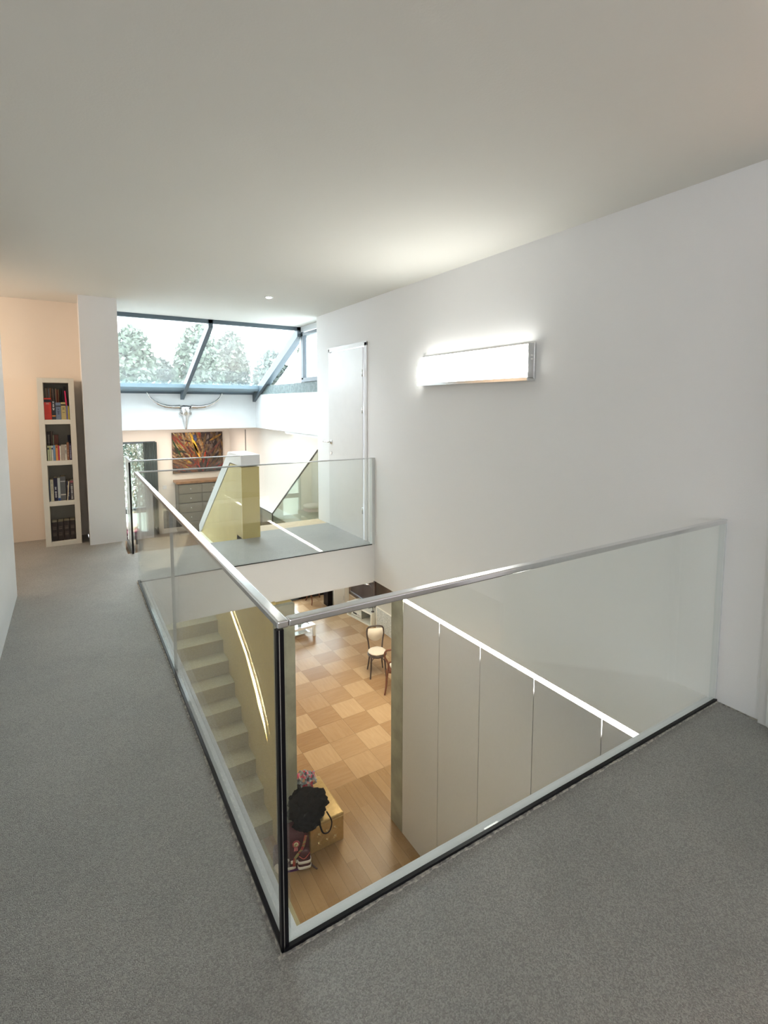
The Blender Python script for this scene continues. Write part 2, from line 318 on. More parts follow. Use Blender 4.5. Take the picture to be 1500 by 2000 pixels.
# gold stair wall with raking light slot. Slot outline in y,z on the x=1.1 face
SLOT_TOP = [(5.6, -.70), (4.82, -.965), (4.22, -1.235), (3.90, -1.44), (3.80, -1.53), (3.70, -1.62), (3.60, -1.74), (3.52, -1.90)]
SLOT_BOT = [(5.6, -.76), (4.82, -1.02), (4.22, -1.30), (3.90, -1.555), (3.80, -1.66), (3.70, -1.735), (3.60, -1.81), (3.52, -1.90)]
b = BM()
prism(b, [(3.28, -.391), (5.74, -.391), (5.74, -.70)] + SLOT_TOP, 'x', 1.10, 1.125)
prism(b, [(3.28, -.391), (3.52, -1.90), (3.28, -2.8)], 'x', 1.10, 1.125)
prism(b, [(5.74, -.70), (5.74, -.76)] + [SLOT_BOT[0]] + [SLOT_TOP[0]], 'x', 1.10, 1.125)
prism(b, [(5.74, -.76), (5.74, -2.8), (3.28, -2.8)] + SLOT_BOT[::-1], 'x', 1.10, 1.125)
box(b, 1.125, 1.285, 3.28, 5.74, LL, SL-.02)
struct('wall_gold_stair', b, GOLD, 'gold painted wall beside the lower stairs with a glowing slot', 'wall')
b = BM(); box(b, 1.095, 1.285, 3.22, 3.28, LL, SL-.02); struct('trim_2', b, CONC, 'bare concrete end of the gold stair wall', 'trim')
b = BM(); box(b, W, W+.16, 2.775, 2.98, LL, SL); struct('trim_3', b, CONC, 'bare concrete post at the right of the lower doorway', 'trim')
b = BM(); prism(b, SLOT_TOP[:-1] + SLOT_BOT[::-1], 'x', 1.112, 1.120)
tag(obj('light_strip', b, mat('stair_led', (1, .95, .85), .5, emit=(1, .88, .62), estr=9)), 'wavering warm light strip recessed in the gold stair wall', 'light')
# ------------------------------------------------------------------ stairs
b = BM()
for k in range(10):
    y0 = 3.42+.258*k
    box(b, -.4, 1.10, y0, y0+.262 if k < 9 else 6.0, (LL+.16*(k-1)) if k else LL-.1, LL+.16*(k+1)-(.0 if k < 9 else .001))
tag(obj('stone_stairs', b, STAIR), 'olive grey coated flight of stairs climbing beside the gold wall', 'stairs')
b = BM()
for k in range(8):
    y0 = 4.452+.26*k; z1 = -.15*k
    box(b, 1.297, W-.010, y0, y0+.27, z1-.22, z1-.0005)
tag(obj('oak_stairs', b, OAKP), 'pale oak steps going down beyond the grey landing', 'stairs')
# ------------------------------------------------------------------ parapet of the upper flight
t = thing('stair_parapet', 'gold stair parapet with a white sloping cap on the landing', 'parapet', (1.2, 4.21, 0))
par = [(4.215, 0), (4.215, .77), (4.66, .77), (6.40, -.43), (6.30, -.75), (5.745, -.386), (4.24, -.386), (4.24, 0)]
b = BM(); prism(b, [(y-4.21, z) for y, z in par], 'x', -.10, .09); obj('parapet_wall', b, GOLD, t)
cap = [(4.205, .782), (4.205, .90), (4.72, .90), (6.42, -.285), (6.42, -.43), (4.66, .782)]
b = BM(); prism(b, [(y-4.21, z) for y, z in cap], 'x', -.106, .096); obj('cap', b, LACQ, t)
b = BM(); box(b, 1.0, 1.099, 5.55, 6.3, -.42, -.36, .004); tag(obj('wall_ledge', b, mat('cream_lacquer', (.85, .80, .66), .5)), 'small cream ledge at the low end of the gold parapet', 'ledge')
# ------------------------------------------------------------------ skylight and clerestory
def slz(y): return 2.497-(y-5.60)*.4235
skyt = thing('window_1', 'sloping skylight with slate grey frames over the stair void', 'window', (1.2, 6.6, 2.0)); skyt['kind'] = 'structure'
def local(o_, parent):  # meshes written in world coordinates, kept in place below a located parent
    o_.parent = parent
    inv = (Matrix.Translation(parent.location) @ parent.rotation_euler.to_matrix().to_4x4()).inverted()
    o_.data.transform(inv); return o_
def rake(bm, x0, x1, up0, up1, ya=5.60, yb=7.70):
    prism(bm, [(ya, slz(ya)+up0), (yb, slz(yb)+up0), (yb, slz(yb)+up1), (ya, slz(ya)+up1)], 'x', x0, x1)
b = BM(); rake(b, 1.12, 1.175, -.10, .0); local(obj('rafter', b, [ALU]), skyt)
b = BM(); rake(b, 2.30, 2.40, -.13, .0); local(obj('rafter', b, ALU), skyt)
b = BM(); rake(b, .0, .035, -.10, .0); local(obj('rafter', b, ALU), skyt)
b = BM(); box(b, .04, 2.40, 7.64, 7.72, 1.60, 1.69); local(obj('bottom_rail', b, ALU), skyt)
b = BM(); prism(b, [(7.36, slz(7.36)-.005), (7.66, slz(7.66)+.0), (7.66, 1.655), (7.40, 1.655), (7.36, 1.69)], 'x', .04, 2.38); local(obj('glazing_bead', b, mat('grey_blue_frame', (.22, .30, .35), .4)), skyt)
b = BM(); box(b, .04, 2.38, 5.60, 5.66, 2.45, 2.50); local(obj('top_rail', b, ALU), skyt)
for x0, x1 in ((.035, 1.12), (1.175, 2.30)):
    b = BM(); rake(b, x0, x1, .002, .012); local(obj('pane', b, GLASSS), skyt)
sidew = thing('window_2', 'triangular clerestory window with a small opening sash beside the skylight', 'window', (2.38, 5.6, 1.7)); sidew['kind'] = 'structure'
b = BM(); box(b, 2.36, 2.42, 4.72, 7.60, 1.60, 1.74); local(obj('sill_rail', b, mat('mottled_grey_green_sill', (.10, .135, .14), .6, noise=(30, (.17, .21, .21), 1.5))), sidew)
b = BM(); prism(b, [(5.66, 1.74), (5.66, slz(5.66)-.12), (7.2, slz(7.2)-.13), (7.3, 1.74)], 'x', 2.385, 2.395); local(obj('fixed_pane', b, GLASSW), sidew)
b = BM(); box(b, 2.352, 2.41, 5.60, 5.66, 1.74, 2.44); box(b, 2.352, 2.41, 4.72, 5.62, 2.43, 2.497); local(obj('outer_frame', b, ALUW), sidew)
b = BM(); box(b, 2.345, 2.40, 5.52, 5.58, 1.78, 2.40); box(b, 2.345, 2.40, 4.74, 5.58, 1.745, 1.80); box(b, 2.345, 2.40, 4.74, 5.58, 2.37, 2.41); box(b, 2.345, 2.4, 4.72, 4.76, 1.76, 2.41)
s = local(obj('sash', b, mat('dark_sash', (.07, .09, .11), .4)), sidew)
b = BM(); box(b, 2.37, 2.378, 4.76, 5.53, 1.80, 2.37); o = local(obj('sash_pane', b, GLASSW), sidew); o.parent = s
b = BM(); box(b, 2.30, 2.52, 4.72, 7.72, 2.50, 2.52)
# ------------------------------------------------------------------ doors
dr = thing('door_1', 'closed white door in the right wall of the landing', 'door', (W, 3.9, 0)); dr['kind'] = 'structure'
b = BM(); box(b, W-.022, W+.02, 3.52, 4.335, .008, 2.03, .004); leaf = local(obj('door_leaf', b, LACQ), dr)
b = BM(); box(b, W-.012, W+.1, 3.455, 3.505, 0, 2.075, .002); box(b, W-.012, W+.1, 4.340, 4.365, 0, 2.075); box(b, W-.012, W+.1, 3.455, 4.365, 2.04, 2.085)
local(obj('door_frame', b, LACQ), dr)
for z in (.32, 1.38, 1.76):
    b = BM(); tube(b, [(W-.028, 3.512, z-.035), (W-.028, 3.512, z+.035)], .008, 10); o = obj('hinge', b, CHROME, smooth=True); local(o, dr)
b = BM(); tube(b, [(W-.022, 4.28, 1.0), (W-.07, 4.28, 1.0)], .009, 10); tube(b, bez([(W-.065, 4.28, 1.0), (W-.07, 4.30, 1.0), (W-.07, 4.40, 1.0)], 4), .008, 10)
lathe(b, [(.024, 0), (.024, .006)], (0, 0, 0), 16)
bmesh.ops.transform(b, matrix=Matrix.Translation((0, 0, 0)), verts=b.verts[:])
h = obj('door_handle', b, CHROME, smooth=True)
for v in h.data.vertices[-32:]: x, y, z = v.co; v.co = (W-.022-z, 4.28+x, 1.0+y)
local(h, dr); h.parent = leaf
b = BM(); lathe(b, [(.018, 0), (.018, .006)], (0, 0, 0), 16); h = obj('key_rosette', b, CHROME)
for v in h.data.vertices: x, y, z = v.co; v.co = (W-.022-z, 4.28+x, .87+y)
local(h, dr); h.parent = leaf
d2_ = thing('door_2', 'open white door leaf at the right edge of the view', 'door', (W-.02, -.24, 0), 0); d2_['kind'] = 'structure'
b = BM(); box(b, 0, .83, -.02, .02, .01, 2.05, .003); lf = obj('door_leaf', b, LACQ, d2_); lf.rotation_euler = (0, 0, math.atan2(-.61, -.56))
b = BM(); box(b, .0, .12, -.01, .05, 0, 2.09); box(b, .0, .12, -.93, -.88, 0, 2.09); box(b, 0, .12, -.93, .05, 2.06, 2.12); obj('door_frame', b, LACQ, d2_)
# sliding cupboard front along the corridor's left side
b = BM(); box(b, -1.05, -.81, -3.0, 3.46, .0, 2.11, .003); tag(obj('corridor_cupboard', b, LACQ), 'tall white cupboard front along the left of the corridor', 'cupboard')
# glass garden door of the half-level room
gd = thing('door_3', 'glazed garden door left of the painting', 'door', (.66, 10.0, ML)); gd['kind'] = 'structure'
b = BM(); box(b, .30, .34, 9.98, 10.06, ML, .70); box(b, .97, 1.01, 9.97, 10.06, ML, .70); box(b, .3, 1.01, 9.98, 10.06, .66, .70); box(b, .3, 1.01, 9.98, 10.06, ML, ML+.09); box(b, .34, .97, 9.99, 10.05, -.72, -.62)
local(obj('door_frame', b, ALU), gd)
b = BM(); box(b, .34, .97, 10.01, 10.02, ML+.08, .67); local(obj('pane', b, GLASSW), gd)
# ------------------------------------------------------------------ lower-room window
w3 = thing('window_3', 'bright window at the far end of the lower room', 'window', (2.4, 9.1, LL)); w3['kind'] = 'structure'
b = BM()
for x, zt in ((1.0, -1.46), (1.8, -1.46), (2.60, -1.07), (3.64, -1.07)): box(b, x, x+.06, 9.08, 9.15, LL, zt)
box(b, 4.69, 4.75, 9.08, 9.15, -2.45, -1.07); box(b, 1.0, 3.7, 9.08, 9.15, LL, LL+.09); box(b, 2.66, 4.75, 9.08, 9.15, -1.13, -1.07); box(b, 1.0, 2.60, 9.08, 9.15, -1.50, -1.46); box(b, 3.7, 4.75, 9.08, 9.15, -2.45, -2.40)
local(obj('window_frame', b, ALU), w3)
b = BM(); box(b, 1.05, 2.61, 9.11, 9.12, LL+.08, -1.49); box(b, 2.65, 3.65, 9.11, 9.12, LL+.08, -1.12); local(obj('pane', b, GLASSW), w3)
b = BM(); box(b, 3.70, 4.70, 9.11, 9.12, -2.41, -1.12); local(obj('pane', b, GLASSW), w3)
# ------------------------------------------------------------------ glass railings
def glass_rail(name, label, p0, p1, seams, rail_w, rail_h, side, z1=.9, channel=True, m_=None, rs=0.0):
    """p0->p1 along the floor; side=+1 : glass body lies to the left of the direction (into the opening)"""
    a, c = Vector((*p0, 0)), Vector((*p1, 0)); dv = (c-a); L_ = dv.length; ang = math.atan2(dv.y, dv.x)
    t_ = thing(name, label, 'railing', (p0[0], p0[1], 0), ang, None)
    st = [0]+seams+[L_]
    for i in range(len(st)-1):
        b_ = BM(); y0, y1 = (0.004, .020) if side > 0 else (-.020, -.004)
        box(b_, st[i]+(.0 if i == 0 else .002), st[i+1]-.002, y0, y1, .0008, z1-rail_h*.7)
        obj('glass_pane', b_, m_ or GLASS, t_)
        if i:
            b_ = BM(); box(b_, st[i]-.0015, st[i]+.0015, y0, y1, -.02, z1-rail_h); obj('joint', b_, BRUSH, t_)
    b_ = BM(); yc = .012*side; box(b_, rs, L_, yc-rail_w/2, yc+rail_w/2, z1-rail_h, z1, min(rail_w, rail_h)*.22)
    obj('handrail', b_, CHROME, t_)
    if channel:
        b_ = BM(); y0, y1 = sorted((-.008*side, .004*side)); box(b_, 0, L_, y0, y1, -.05 if rail_w > .02 else -.001, .012 if rail_w > .02 else .006)
        obj('base_channel', b_, BLACK, t_)
    return t_
r1 = glass_rail('glass_railing', 'glass railing along the left corridor with a steel handrail', (0, 0), (0, D), [1.68], .030, .020, -1, rs=-.003)
r2_ = glass_rail('glass_railing', 'front glass railing running from the near corner to the right wall', (0, 0), (W, 0), [], .030, .020, 1, rs=.0275)
r3 = glass_rail('glass_railing', 'thin-railed glass railing in front of the landing beyond the opening', (0, D-.02), (W-.03, D-.02), [], .014, .012, 1, rs=.028)
r4 = glass_rail('glass_railing', 'glass railing at the back of the landing, left of the gold parapet', (.045, 4.225), (1.10, 4.225), [], .014, .012, 1, channel=False, rs=.024)
r5 = glass_rail('glass_railing', 'short glass railing between the white pillar and the landing corner', (.045, 4.225), (.045, 4.78), [], .022, .014, -1)
b = BM(); box(b, W-.03, W, D-.03, D+.02, 0, .9, .002); o = obj('wall_profile', b, ALUW); local(o, r3)
b = BM(); box(b, W-.006, W, -.002, .028, 0, .9); o = obj('wall_profile', b, ALUW); local(o, r2_)
# dark glued corner of the two near panes
b = BM(); box(b, -.0065, .013, -.003, .0045, -.03, .878); box(b, -.0065, .0035, .0045, .0125, -.03, .878); o = obj('corner_seal', b, BLACK); local(o, r2_)
b = BM(); tube(b, [(.001, -.0035, -.0), (.001, -.0035, .878)], .0014, 6); o = obj('corner_bead', b, CHROME); local(o, r2_)
b = BM(); box(b, .036, .052, 4.216, 4.226, 0, .885); o = obj('corner_seal', b, BLACK); local(o, r5)
# smoked glass guard of the upper flight on the right
t = thing('stair_guard', 'smoked glass guard sloping down beside the oak stairs', 'railing', (W, 4.73, 0))
gp = [(4.725, -.40), (4.725, .866), (6.48, -.267), (6.48, -1.20), (5.9, -1.2)]
b = BM(); prism(b, [(y-4.73, z) for y, z in gp], 'x', -.006, .006); obj('glass_pane', b, GLASST, t)
b = BM(); prism(b, [(y-4.73, z) for y, z in [(6.484, -.267), (7.9, -.267), (7.9, -1.2), (6.484, -1.2)]], 'x', -.006, .006); obj('glass_pane', b, GLASST, t)
b = BM(); prism(b, [(y-4.73, z) for y, z in [(4.72, .862), (4.72, .876), (6.485, -.258), (7.9, -.258), (7.9, -.270), (6.478, -.270)]], 'x', -.009, .009)
box(b, -.008, .008, 1.748, 1.756, -1.2, -.26); obj('edge_trim', b, mat('dark_bronze', (.09, .08, .06), .4, .6), t)
# irregular sealant beside the base channels
def sealant(name, p0, p1, side, label):
    b_ = BM(); n_ = 420; wa = 0; a = Vector(p0); c = Vector(p1); d = (c-a)/n_; nv = Vector((-d.y, d.x)).normalized()*side
    prev = None
    for i in range(n_+1):
        q = a+d*i; wa = .8*wa+.2*rnd.uniform(-1, 1); w_ = max(.003, .007+.012*wa+.003*rnd.random()); h_ = .002+.002*rnd.random()
        ring = [b_.verts.new((q.x, q.y, -.002)), b_.verts.new((q.x, q.y, h_)), b_.verts.new((q.x+nv.x*w_*.7, q.y+nv.y*w_*.7, h_*.8)), b_.verts.new((q.x+nv.x*w_, q.y+nv.y*w_, -.001))]
        if prev:
            for k in range(3): b_.faces.new((prev[k], prev[k+1], ring[k+1], ring[k]))
        prev = ring
    struct(name, b_, SEAL, label, 'trim')
sealant('trim_4', (-.008, -.02), (-.008, D), 1, 'cracked pale sealant along the left railing base')
sealant('trim_5', (-.02, -.008), (W, -.008), -1, 'cracked pale sealant along the front railing base')
sealant('trim_6', (W-.001, -.22), (W-.001, -.02), 1, 'rough joint between floor and right wall')
# ------------------------------------------------------------------ tall cupboard fronts under the right wall + light strip
edges = [2.772, 2.204, 1.685, 1.142, .612, .08, -.46]
ords = ['nearest the concrete post', 'second from the concrete post', 'third from the concrete post', 'fourth from the concrete post', 'fifth from the concrete post', 'farthest from the concrete post']
for i in range(6):
    y1, y0 = edges[i], edges[i+1]
    t = thing('tall_cupboard', 'tall pale cupboard front below the light strip, '+ords[i], 'cupboard', (W, (y0+y1)/2, LL), 0, 'tall cupboard fronts')
    hy = (y1-y0)/2
    b = BM(); box(b, .0, .018, -hy+.003, hy-.003, .002, 2.372, .001); obj('door_panel', b, PANEL, t)
b = BM(); box(b, W+.0185, W+.0195, -.46, 2.772, SL-.14, SL-.001); box(b, W+.004, W+.0185, -.46, 2.772, SL-.028, SL-.006)
tag(obj('light_strip', b, LED), 'long straight white light strip above the tall cupboard fronts', 'light')
# ------------------------------------------------------------------ wall lamp
t = thing('wall_lamp', 'long glowing white wall lamp with steel ends on the right wall', 'lamp', (W, 1.845, 1.73))
b = BM(); box(b, -.018, 0, -.645, .62, -.125, .115, .002); obj('back_plate', b, CHROME, t)
prof = [(-.018, -.105), (-.060, -.112), (-.085, -.06), (-.088, .0), (-.070, .06), (-.030, .108), (-.018, .108)]
b = BM()
A = [b.verts.new((x, -.632, z)) for x, z in prof]; B = [b.verts.new((x, .60, z)) for x, z in prof]
b.faces.new(A); b.faces.new(B[::-1])
for i in range(len(prof)): b.faces.new((A[i], B[i], B[(i+1) % len(prof)], A[(i+1) % len(prof)]))
obj('diffuser', b, mat('lamp_diffuser', (1, 1, .97), .4, emit=(1.0, 0.99, 0.92), estr=5.4), t)
b = BM(); box(b, -.078, -.0, -.640, .612, -.136, -.113, .002); obj('lower_trim', b, CHROME, t)
for sy in (-1, 1):
    for z in (.005, .028):
        b = BM(); tube(b, [(-.045, sy*.60, z), (-.045, sy*.655, z)], .0045, 8); obj('end_pin', b, mat('white_enamel', (.9, .9, .9), .3), t)
for yy in (-.634,):
    b = BM(); box(b, -.07, -.0, yy-.006, yy, -.12, .11, .002); obj('end_plate', b, BRUSH, t)
# recessed ceiling spot
t = thing('ceiling_spot', 'small round recessed spot glowing in the ceiling', 'lamp', (1.317, 3.878, C))
b = BM(); lathe(b, [(.028, .0), (.042, .0), (.042, -.004), (.028, -.006)], seg=28); obj('ring', b, ALUW, t, smooth=False)
b = BM(); lathe(b, [(.0, -.0005), (.027, -.0005), (.027, -.009), (.018, -.013), (.0, -.014)], seg=24); obj('bulb', b, mat('spot_bulb', (1, 1, 1), .4, emit=(1, .97, .9), estr=14), t)
sp = bpy.data.lights.new('ceiling_spot_light', 'SPOT'); sp.energy = 13; sp.color = (1, .98, .94); sp.spot_size = 2.2; sp.spot_blend = .8; sp.shadow_soft_size = .04
so = bpy.data.objects.new('ceiling_spot_light', sp); COL.objects.link(so); so.location = (1.317, 3.878, C-.02)
# ------------------------------------------------------------------ longhorn skull
SILV = mat('polished_silver', (.62, .61, .61), .22, 1.0)
t = thing('longhorn_skull', 'polished silver longhorn skull hanging on the white band below the skylight', 'wall ornament', (1.19, 7.70, 1.39))
b = BM()
secs = [(.03, .075, .035), (.0, .092, .05), (-.04, .085, .06), (-.08, .078, .062), (-.105, .100, .055), (-.125, .096, .050), (-.145, .062, .05), (-.19, .050, .052), (-.25, .038, .046), (-.31, .026, .036), (-.355, .018, .026), (-.368, .006, .010)]
rings = []
for z, wx, dy in secs:
    rings.append([b.verts.new((wx*math.cos(a)*(1 if abs(math.cos(a)) > .5 else .92), -dy*(.55+.75*max(0, math.sin(a)))*(1 if math.sin(a) > 0 else .4)*abs(math.sin(a))**.6*(1 if math.sin(a) > 0 else -1), z)) for a in [2*math.pi*k/20 for k in range(20)]])
for A_, B_ in zip(rings, rings[1:]):
    for k in range(20): b.faces.new((A_[k], A_[(k+1) % 20], B_[(k+1) % 20], B_[k]))
b.faces.new(rings[0][::-1]); b.faces.new(rings[-1]); obj('skull', b, SILV, t, smooth=True)
for s in (-1, 1):
    b = BM(); tube(b, bez([(s*.085, -.03, .005), (s*.20, -.035, .0), (s*.33, -.05, .02), (s*.45, -.07, .075), (s*.53, -.08, .15), (s*.575, -.085, .235)], 7), [.032, .028, .023, .017, .011, .004], 12)
    obj('horn', b, SILV, t, smooth=True)
    b = BM(); lathe(b, [(.0, 0), (.02, .0), (.024, .005), (.015, .009), (.0, .009)], seg=16); o = obj('eye_socket', b, mat('dark_silver', (.35, .34, .33), .4, 1.0), t, smooth=True)  # eye discs in a darker silver than the skull
    o.rotation_euler = (math.pi/2, 0, 0); o.location = (s*.062, -.052, -.095)
# ------------------------------------------------------------------ painting
t = thing('abstract_painting', 'abstract oil painting of fanning ochre, red and black strokes on the far wall', 'painting', (1.815, 9.955, .445))
b = BM(); box(b, -.50, .50, -.035, 0, -.415, .415, .003); obj('canvas', b, mat('painted_canvas', (.20, .12, .07), .6, noise=(7, (.07, .045, .04), 2), bump=(30, .6)), t)
b = BM(); cl = b.loops.layers.color.new('Col')
pal_l = [(.42, .27, .10), (.48, .34, .16), (.45, .36, .24), (.30, .18, .07), (.40, .14, .07), (.38, .29, .20), (.12, .14, .07), (.50, .40, .14), (.22, .09, .05), (.18, .12, .08), (.50, .44, .33)]
pal_r = [(.10, .06, .06), (.20, .13, .09), (.30, .24, .19), (.07, .05, .055), (.15, .08, .09), (.30, .22, .11), (.14, .10, .10), (.33, .29, .27)]
pal_b = [(.13, .12, .12), (.30, .25, .22), (.45, .08, .04), (.08, .08, .09), (.35, .2, .12), (.22, .22, .22)]
def stroke(cx, cz, ang, ln, wd, col, lay):
    pts_ = []
    n_ = 6
    for i in range(n_+1):
        u = i/n_*2-1; wv = wd*(1-.75*abs(u)**3)*(.8+.4*rnd.random()); pts_.append((u*ln, wv))
    A_ = []; B_ = []
    for u, wv in pts_:
        for lst, sgn in ((A_, 1), (B_, -1)):
            x = cx+u*math.cos(ang)-sgn*wv*math.sin(ang); z = cz+u*math.sin(ang)+sgn*wv*math.cos(ang)
            lst.append(b.verts.new((max(-.498, min(.498, x)), -.0352-.0003-lay*.00002, max(-.413, min(.413, z)))))
    for i in range(n_):
        try: f = b.faces.new((A_[i], A_[i+1], B_[i+1], B_[i]))
        except ValueError: continue
        k = .8+.4*rnd.random()
        for lp in f.loops: lp[cl] = (col[0]*k, col[1]*k, col[2]*k, 1)
for i in range(560):
    cx, cz = rnd.uniform(-.49, .49), rnd.uniform(-.41, .41)
    base = math.atan2(cz+.45, cx-.10)
    if rnd.random() < .25: base += rnd.uniform(-1.2, 1.2)
    pal = pal_b if cz < -.22 and rnd.random() < .75 else (pal_l if cx < .05+.1*rnd.random() else pal_r)
    stroke(cx, cz, base+rnd.uniform(-.25, .25), rnd.uniform(.04, .13), rnd.uniform(.006, .024), tuple(c*1.15+.015 for c in rnd.choice(pal)), i)
for (x, z, a, l_, w_, c0) in [(-.36, .22, 2.25, .20, .012, (.55, .13, .05)), (-.42, .1, 2.0, .22, .016, (.12, .22, .07)), (-.08, .2, 1.9, .24, .028, (.85, .66, .2)), (-.02, .02, 1.95, .2, .02, (.82, .62, .22)), (-.06, .30, 1.7, .07, .035, (.20, .25, .38)), (.12, -.1, 1.35, .14, .014, (.6, .08, .04)), (.28, .03, .8, .25, .02, (.36, .20, .17)), (-.1, -.15, 2.1, .16, .012, (.5, .08, .03)), (.35, .3, .5, .14, .02, (.55, .40, .15))]:
    stroke(x, z, a, l_, w_, c0, 700)
PM = bpy.data.materials.new('oil_paint_strokes'); PM.use_nodes = True; pn = PM.node_tree.nodes; pa = pn.new('ShaderNodeVertexColor'); pa.layer_name = 'Col'
PM.node_tree.links.new(pa.outputs[0], pn['Principled BSDF'].inputs['Base Color']); pn['Principled BSDF'].inputs['Roughness'].default_value = .5
obj('brush_strokes', b, PM, t)
# ------------------------------------------------------------------ chest of drawers, switch, curtain, line lamp, bench
t = thing('chest_of_drawers', 'taupe chest of ten drawers with a wooden top below the painting', 'chest', (1.80, 9.95, ML)); t.scale = (.87, .8, 1.05)
TAU = mat('taupe_lacquer', (.12, .11, .085), .5, noise=(12, (.10, .09, .07), 1)); TOPW = mat('chestnut_top', (.32, .17, .08), .4, noise=(12, (.22, .11, .05), 1.5))
b = BM(); box(b, -.52, .52, -.42, 0, .06, 1.0, .004); obj('body', b, TAU, t)
b = BM(); box(b, -.56, .56, -.46, 0, 1.0, 1.045, .006); obj('top', b, TOPW, t)
b = BM(); box(b, -.50, .50, -.40, -.02, 0, .06); obj('plinth', b, TAU, t)
for r_ in range(5):
    for c0 in range(2):
        x0 = -.50+.505*c0; z0 = .085+.182*r_
        b = BM(); box(b, x0, x0+.495, -.438, -.42, z0, z0+.168, .004); d_ = obj('drawer', b, mat('drawer_front', (.19, .175, .14), .5, noise=(9, (.165, .15, .12), 1)), t)
        for hx in (x0+.25,):
            b = BM(); lathe(b, [(.006, 0), (.006, .012), (.012, .018), (.010, .024), (0, .025)], seg=12); k_ = obj('knob', b, BRUSH, smooth=True); k_.parent = d_
            k_.rotation_euler = (math.pi/2, 0, 0); k_.location = (hx, -.438, z0+.085)
b = BM(); box(b, 1.115, 1.19, 9.952, 9.962, -.28, -.20, .003); tag(obj('light_switch', b, LACQ), 'white light switch left of the chest of drawers', 'switch')
b = BM()
prev = None
for i in range(41):
    x = .78+.24*i/40; y = 9.86+.025*math.sin(i*1.35)
    v0 = b.verts.new((x, y, ML+.02)); v1 = b.verts.new((x, y, .69)); v2 = b.verts.new((x, y+.006, ML+.02)); v3 = b.verts.new((x, y+.006, .69))
    if prev:
        b.faces.new((prev[0], v0, v1, prev[1])); b.faces.new((prev[2], prev[3], v3, v2)); b.faces.new((prev[1], v1, v3, prev[3])); b.faces.new((prev[0], prev[2], v2, v0))
    prev = (v0, v1, v2, v3)
tag(obj('curtain', b, mat('grey_green_curtain', (.085, .11, .11), .9, noise=(50, (.06, .08, .08), 1)), smooth=True), 'dark grey green curtain at the right of the garden door', 'curtain')
t = thing('linear_lamp', 'slim white linear fitting under the wall band right of the stairs', 'lamp', (2.42, 5.75, 1.0))
b = BM(); box(b, -.06, .05, -.75, .55, .0, .03, .003); obj('housing', b, LACQ, t)
b = BM(); box(b, -.05, .04, -.73, .53, -.006, .0); obj('diffuser', b, mat('soft_lamp', (.95, .93, .9), .5, emit=(1, .92, .8), estr=.8), t)
b = BM(); box(b, 2.462, 2.470, 8.74, 8.78, ML+.1, .95); tag(obj('wall_strip', b, mat('grey_strip', (.2, .19, .18), .5)), 'thin dark vertical strip on the cream wall behind the parapet', 'strip')
# low bench with cushions by the garden door
t = thing('low_bench', 'dark low bench by the garden door', 'bench', (.40, 9.1, ML))
b = BM(); box(b, -.25, .20, -.25, .35, .22, .30, .01); obj('seat', b, mat('plum_upholstery', (.07, .035, .045), .8), t)
for x in (-.22, .14):
    for y in (-.22, .29):
        b = BM(); box(b, x, x+.04, y, y+.04, 0, .22); obj('leg', b, BLACK, t)
for i, (zz, c0, lb) in enumerate([(.335, (.55, .16, .30), 'pink cushion lying on the low dark bench'), (.42, (.80, .76, .74), 'white cushion on top of the pink cushion')]):
    b = BM(); bmesh.ops.create_uvsphere(b, u_segments=24, v_segments=12, radius=1)
    for v in b.verts:
        x, y, z = v.co; v.co = (math.copysign(abs(x)**.6, x)*.19, math.copysign(abs(y)**.6, y)*.19, z*.045)
    tag(obj('cushion', b, mat('cushion_cloth_%d' % i, c0, .85, noise=(20, tuple(c*.85 for c in c0), 1)), smooth=True, loc=(.38, 9.12, ML+zz+.01)), lb, 'cushion')
# ------------------------------------------------------------------ narrow bookcase and its books
BX0, BX1, BY0, BY1, BH = -.675, -.365, 4.92, 5.26, 1.69
t = thing('bookcase', 'narrow white four-compartment bookcase in the niche left of the pillar', 'bookcase', ((BX0+BX1)/2, BY0, 0))
hw = (BX1-BX0)/2; T = .048; dp = BY1-BY0
for s in (-1, 1):
    b = BM(); x0, x1 = sorted((s*hw, s*(hw-T))); box(b, x0, x1, 0, dp, 0, BH, .0015); obj('side_panel', b, SHELFW, t)
zs = [0.0]
cell = (BH-5*.046)/4; shelf_z = []
for k in range(5):
    z0 = k*(cell+.046); b = BM(); box(b, -hw+T, hw-T, .0, dp, z0, z0+.046, .001)
    obj('shelf' if 0 < k < 4 else ('base' if k == 0 else 'top'), b, SHELFW, t)
    if k < 4: shelf_z.append(z0+.046)
b = BM(); box(b, -hw+T, hw-T, dp-.01, dp, .046, BH-.046); obj('back_panel', b, mat('darker_back_board', (.55, .52, .45), .7), t)  # back board toned darker than the shelf laminate
IX0, IX1 = BX0+T, BX1-T
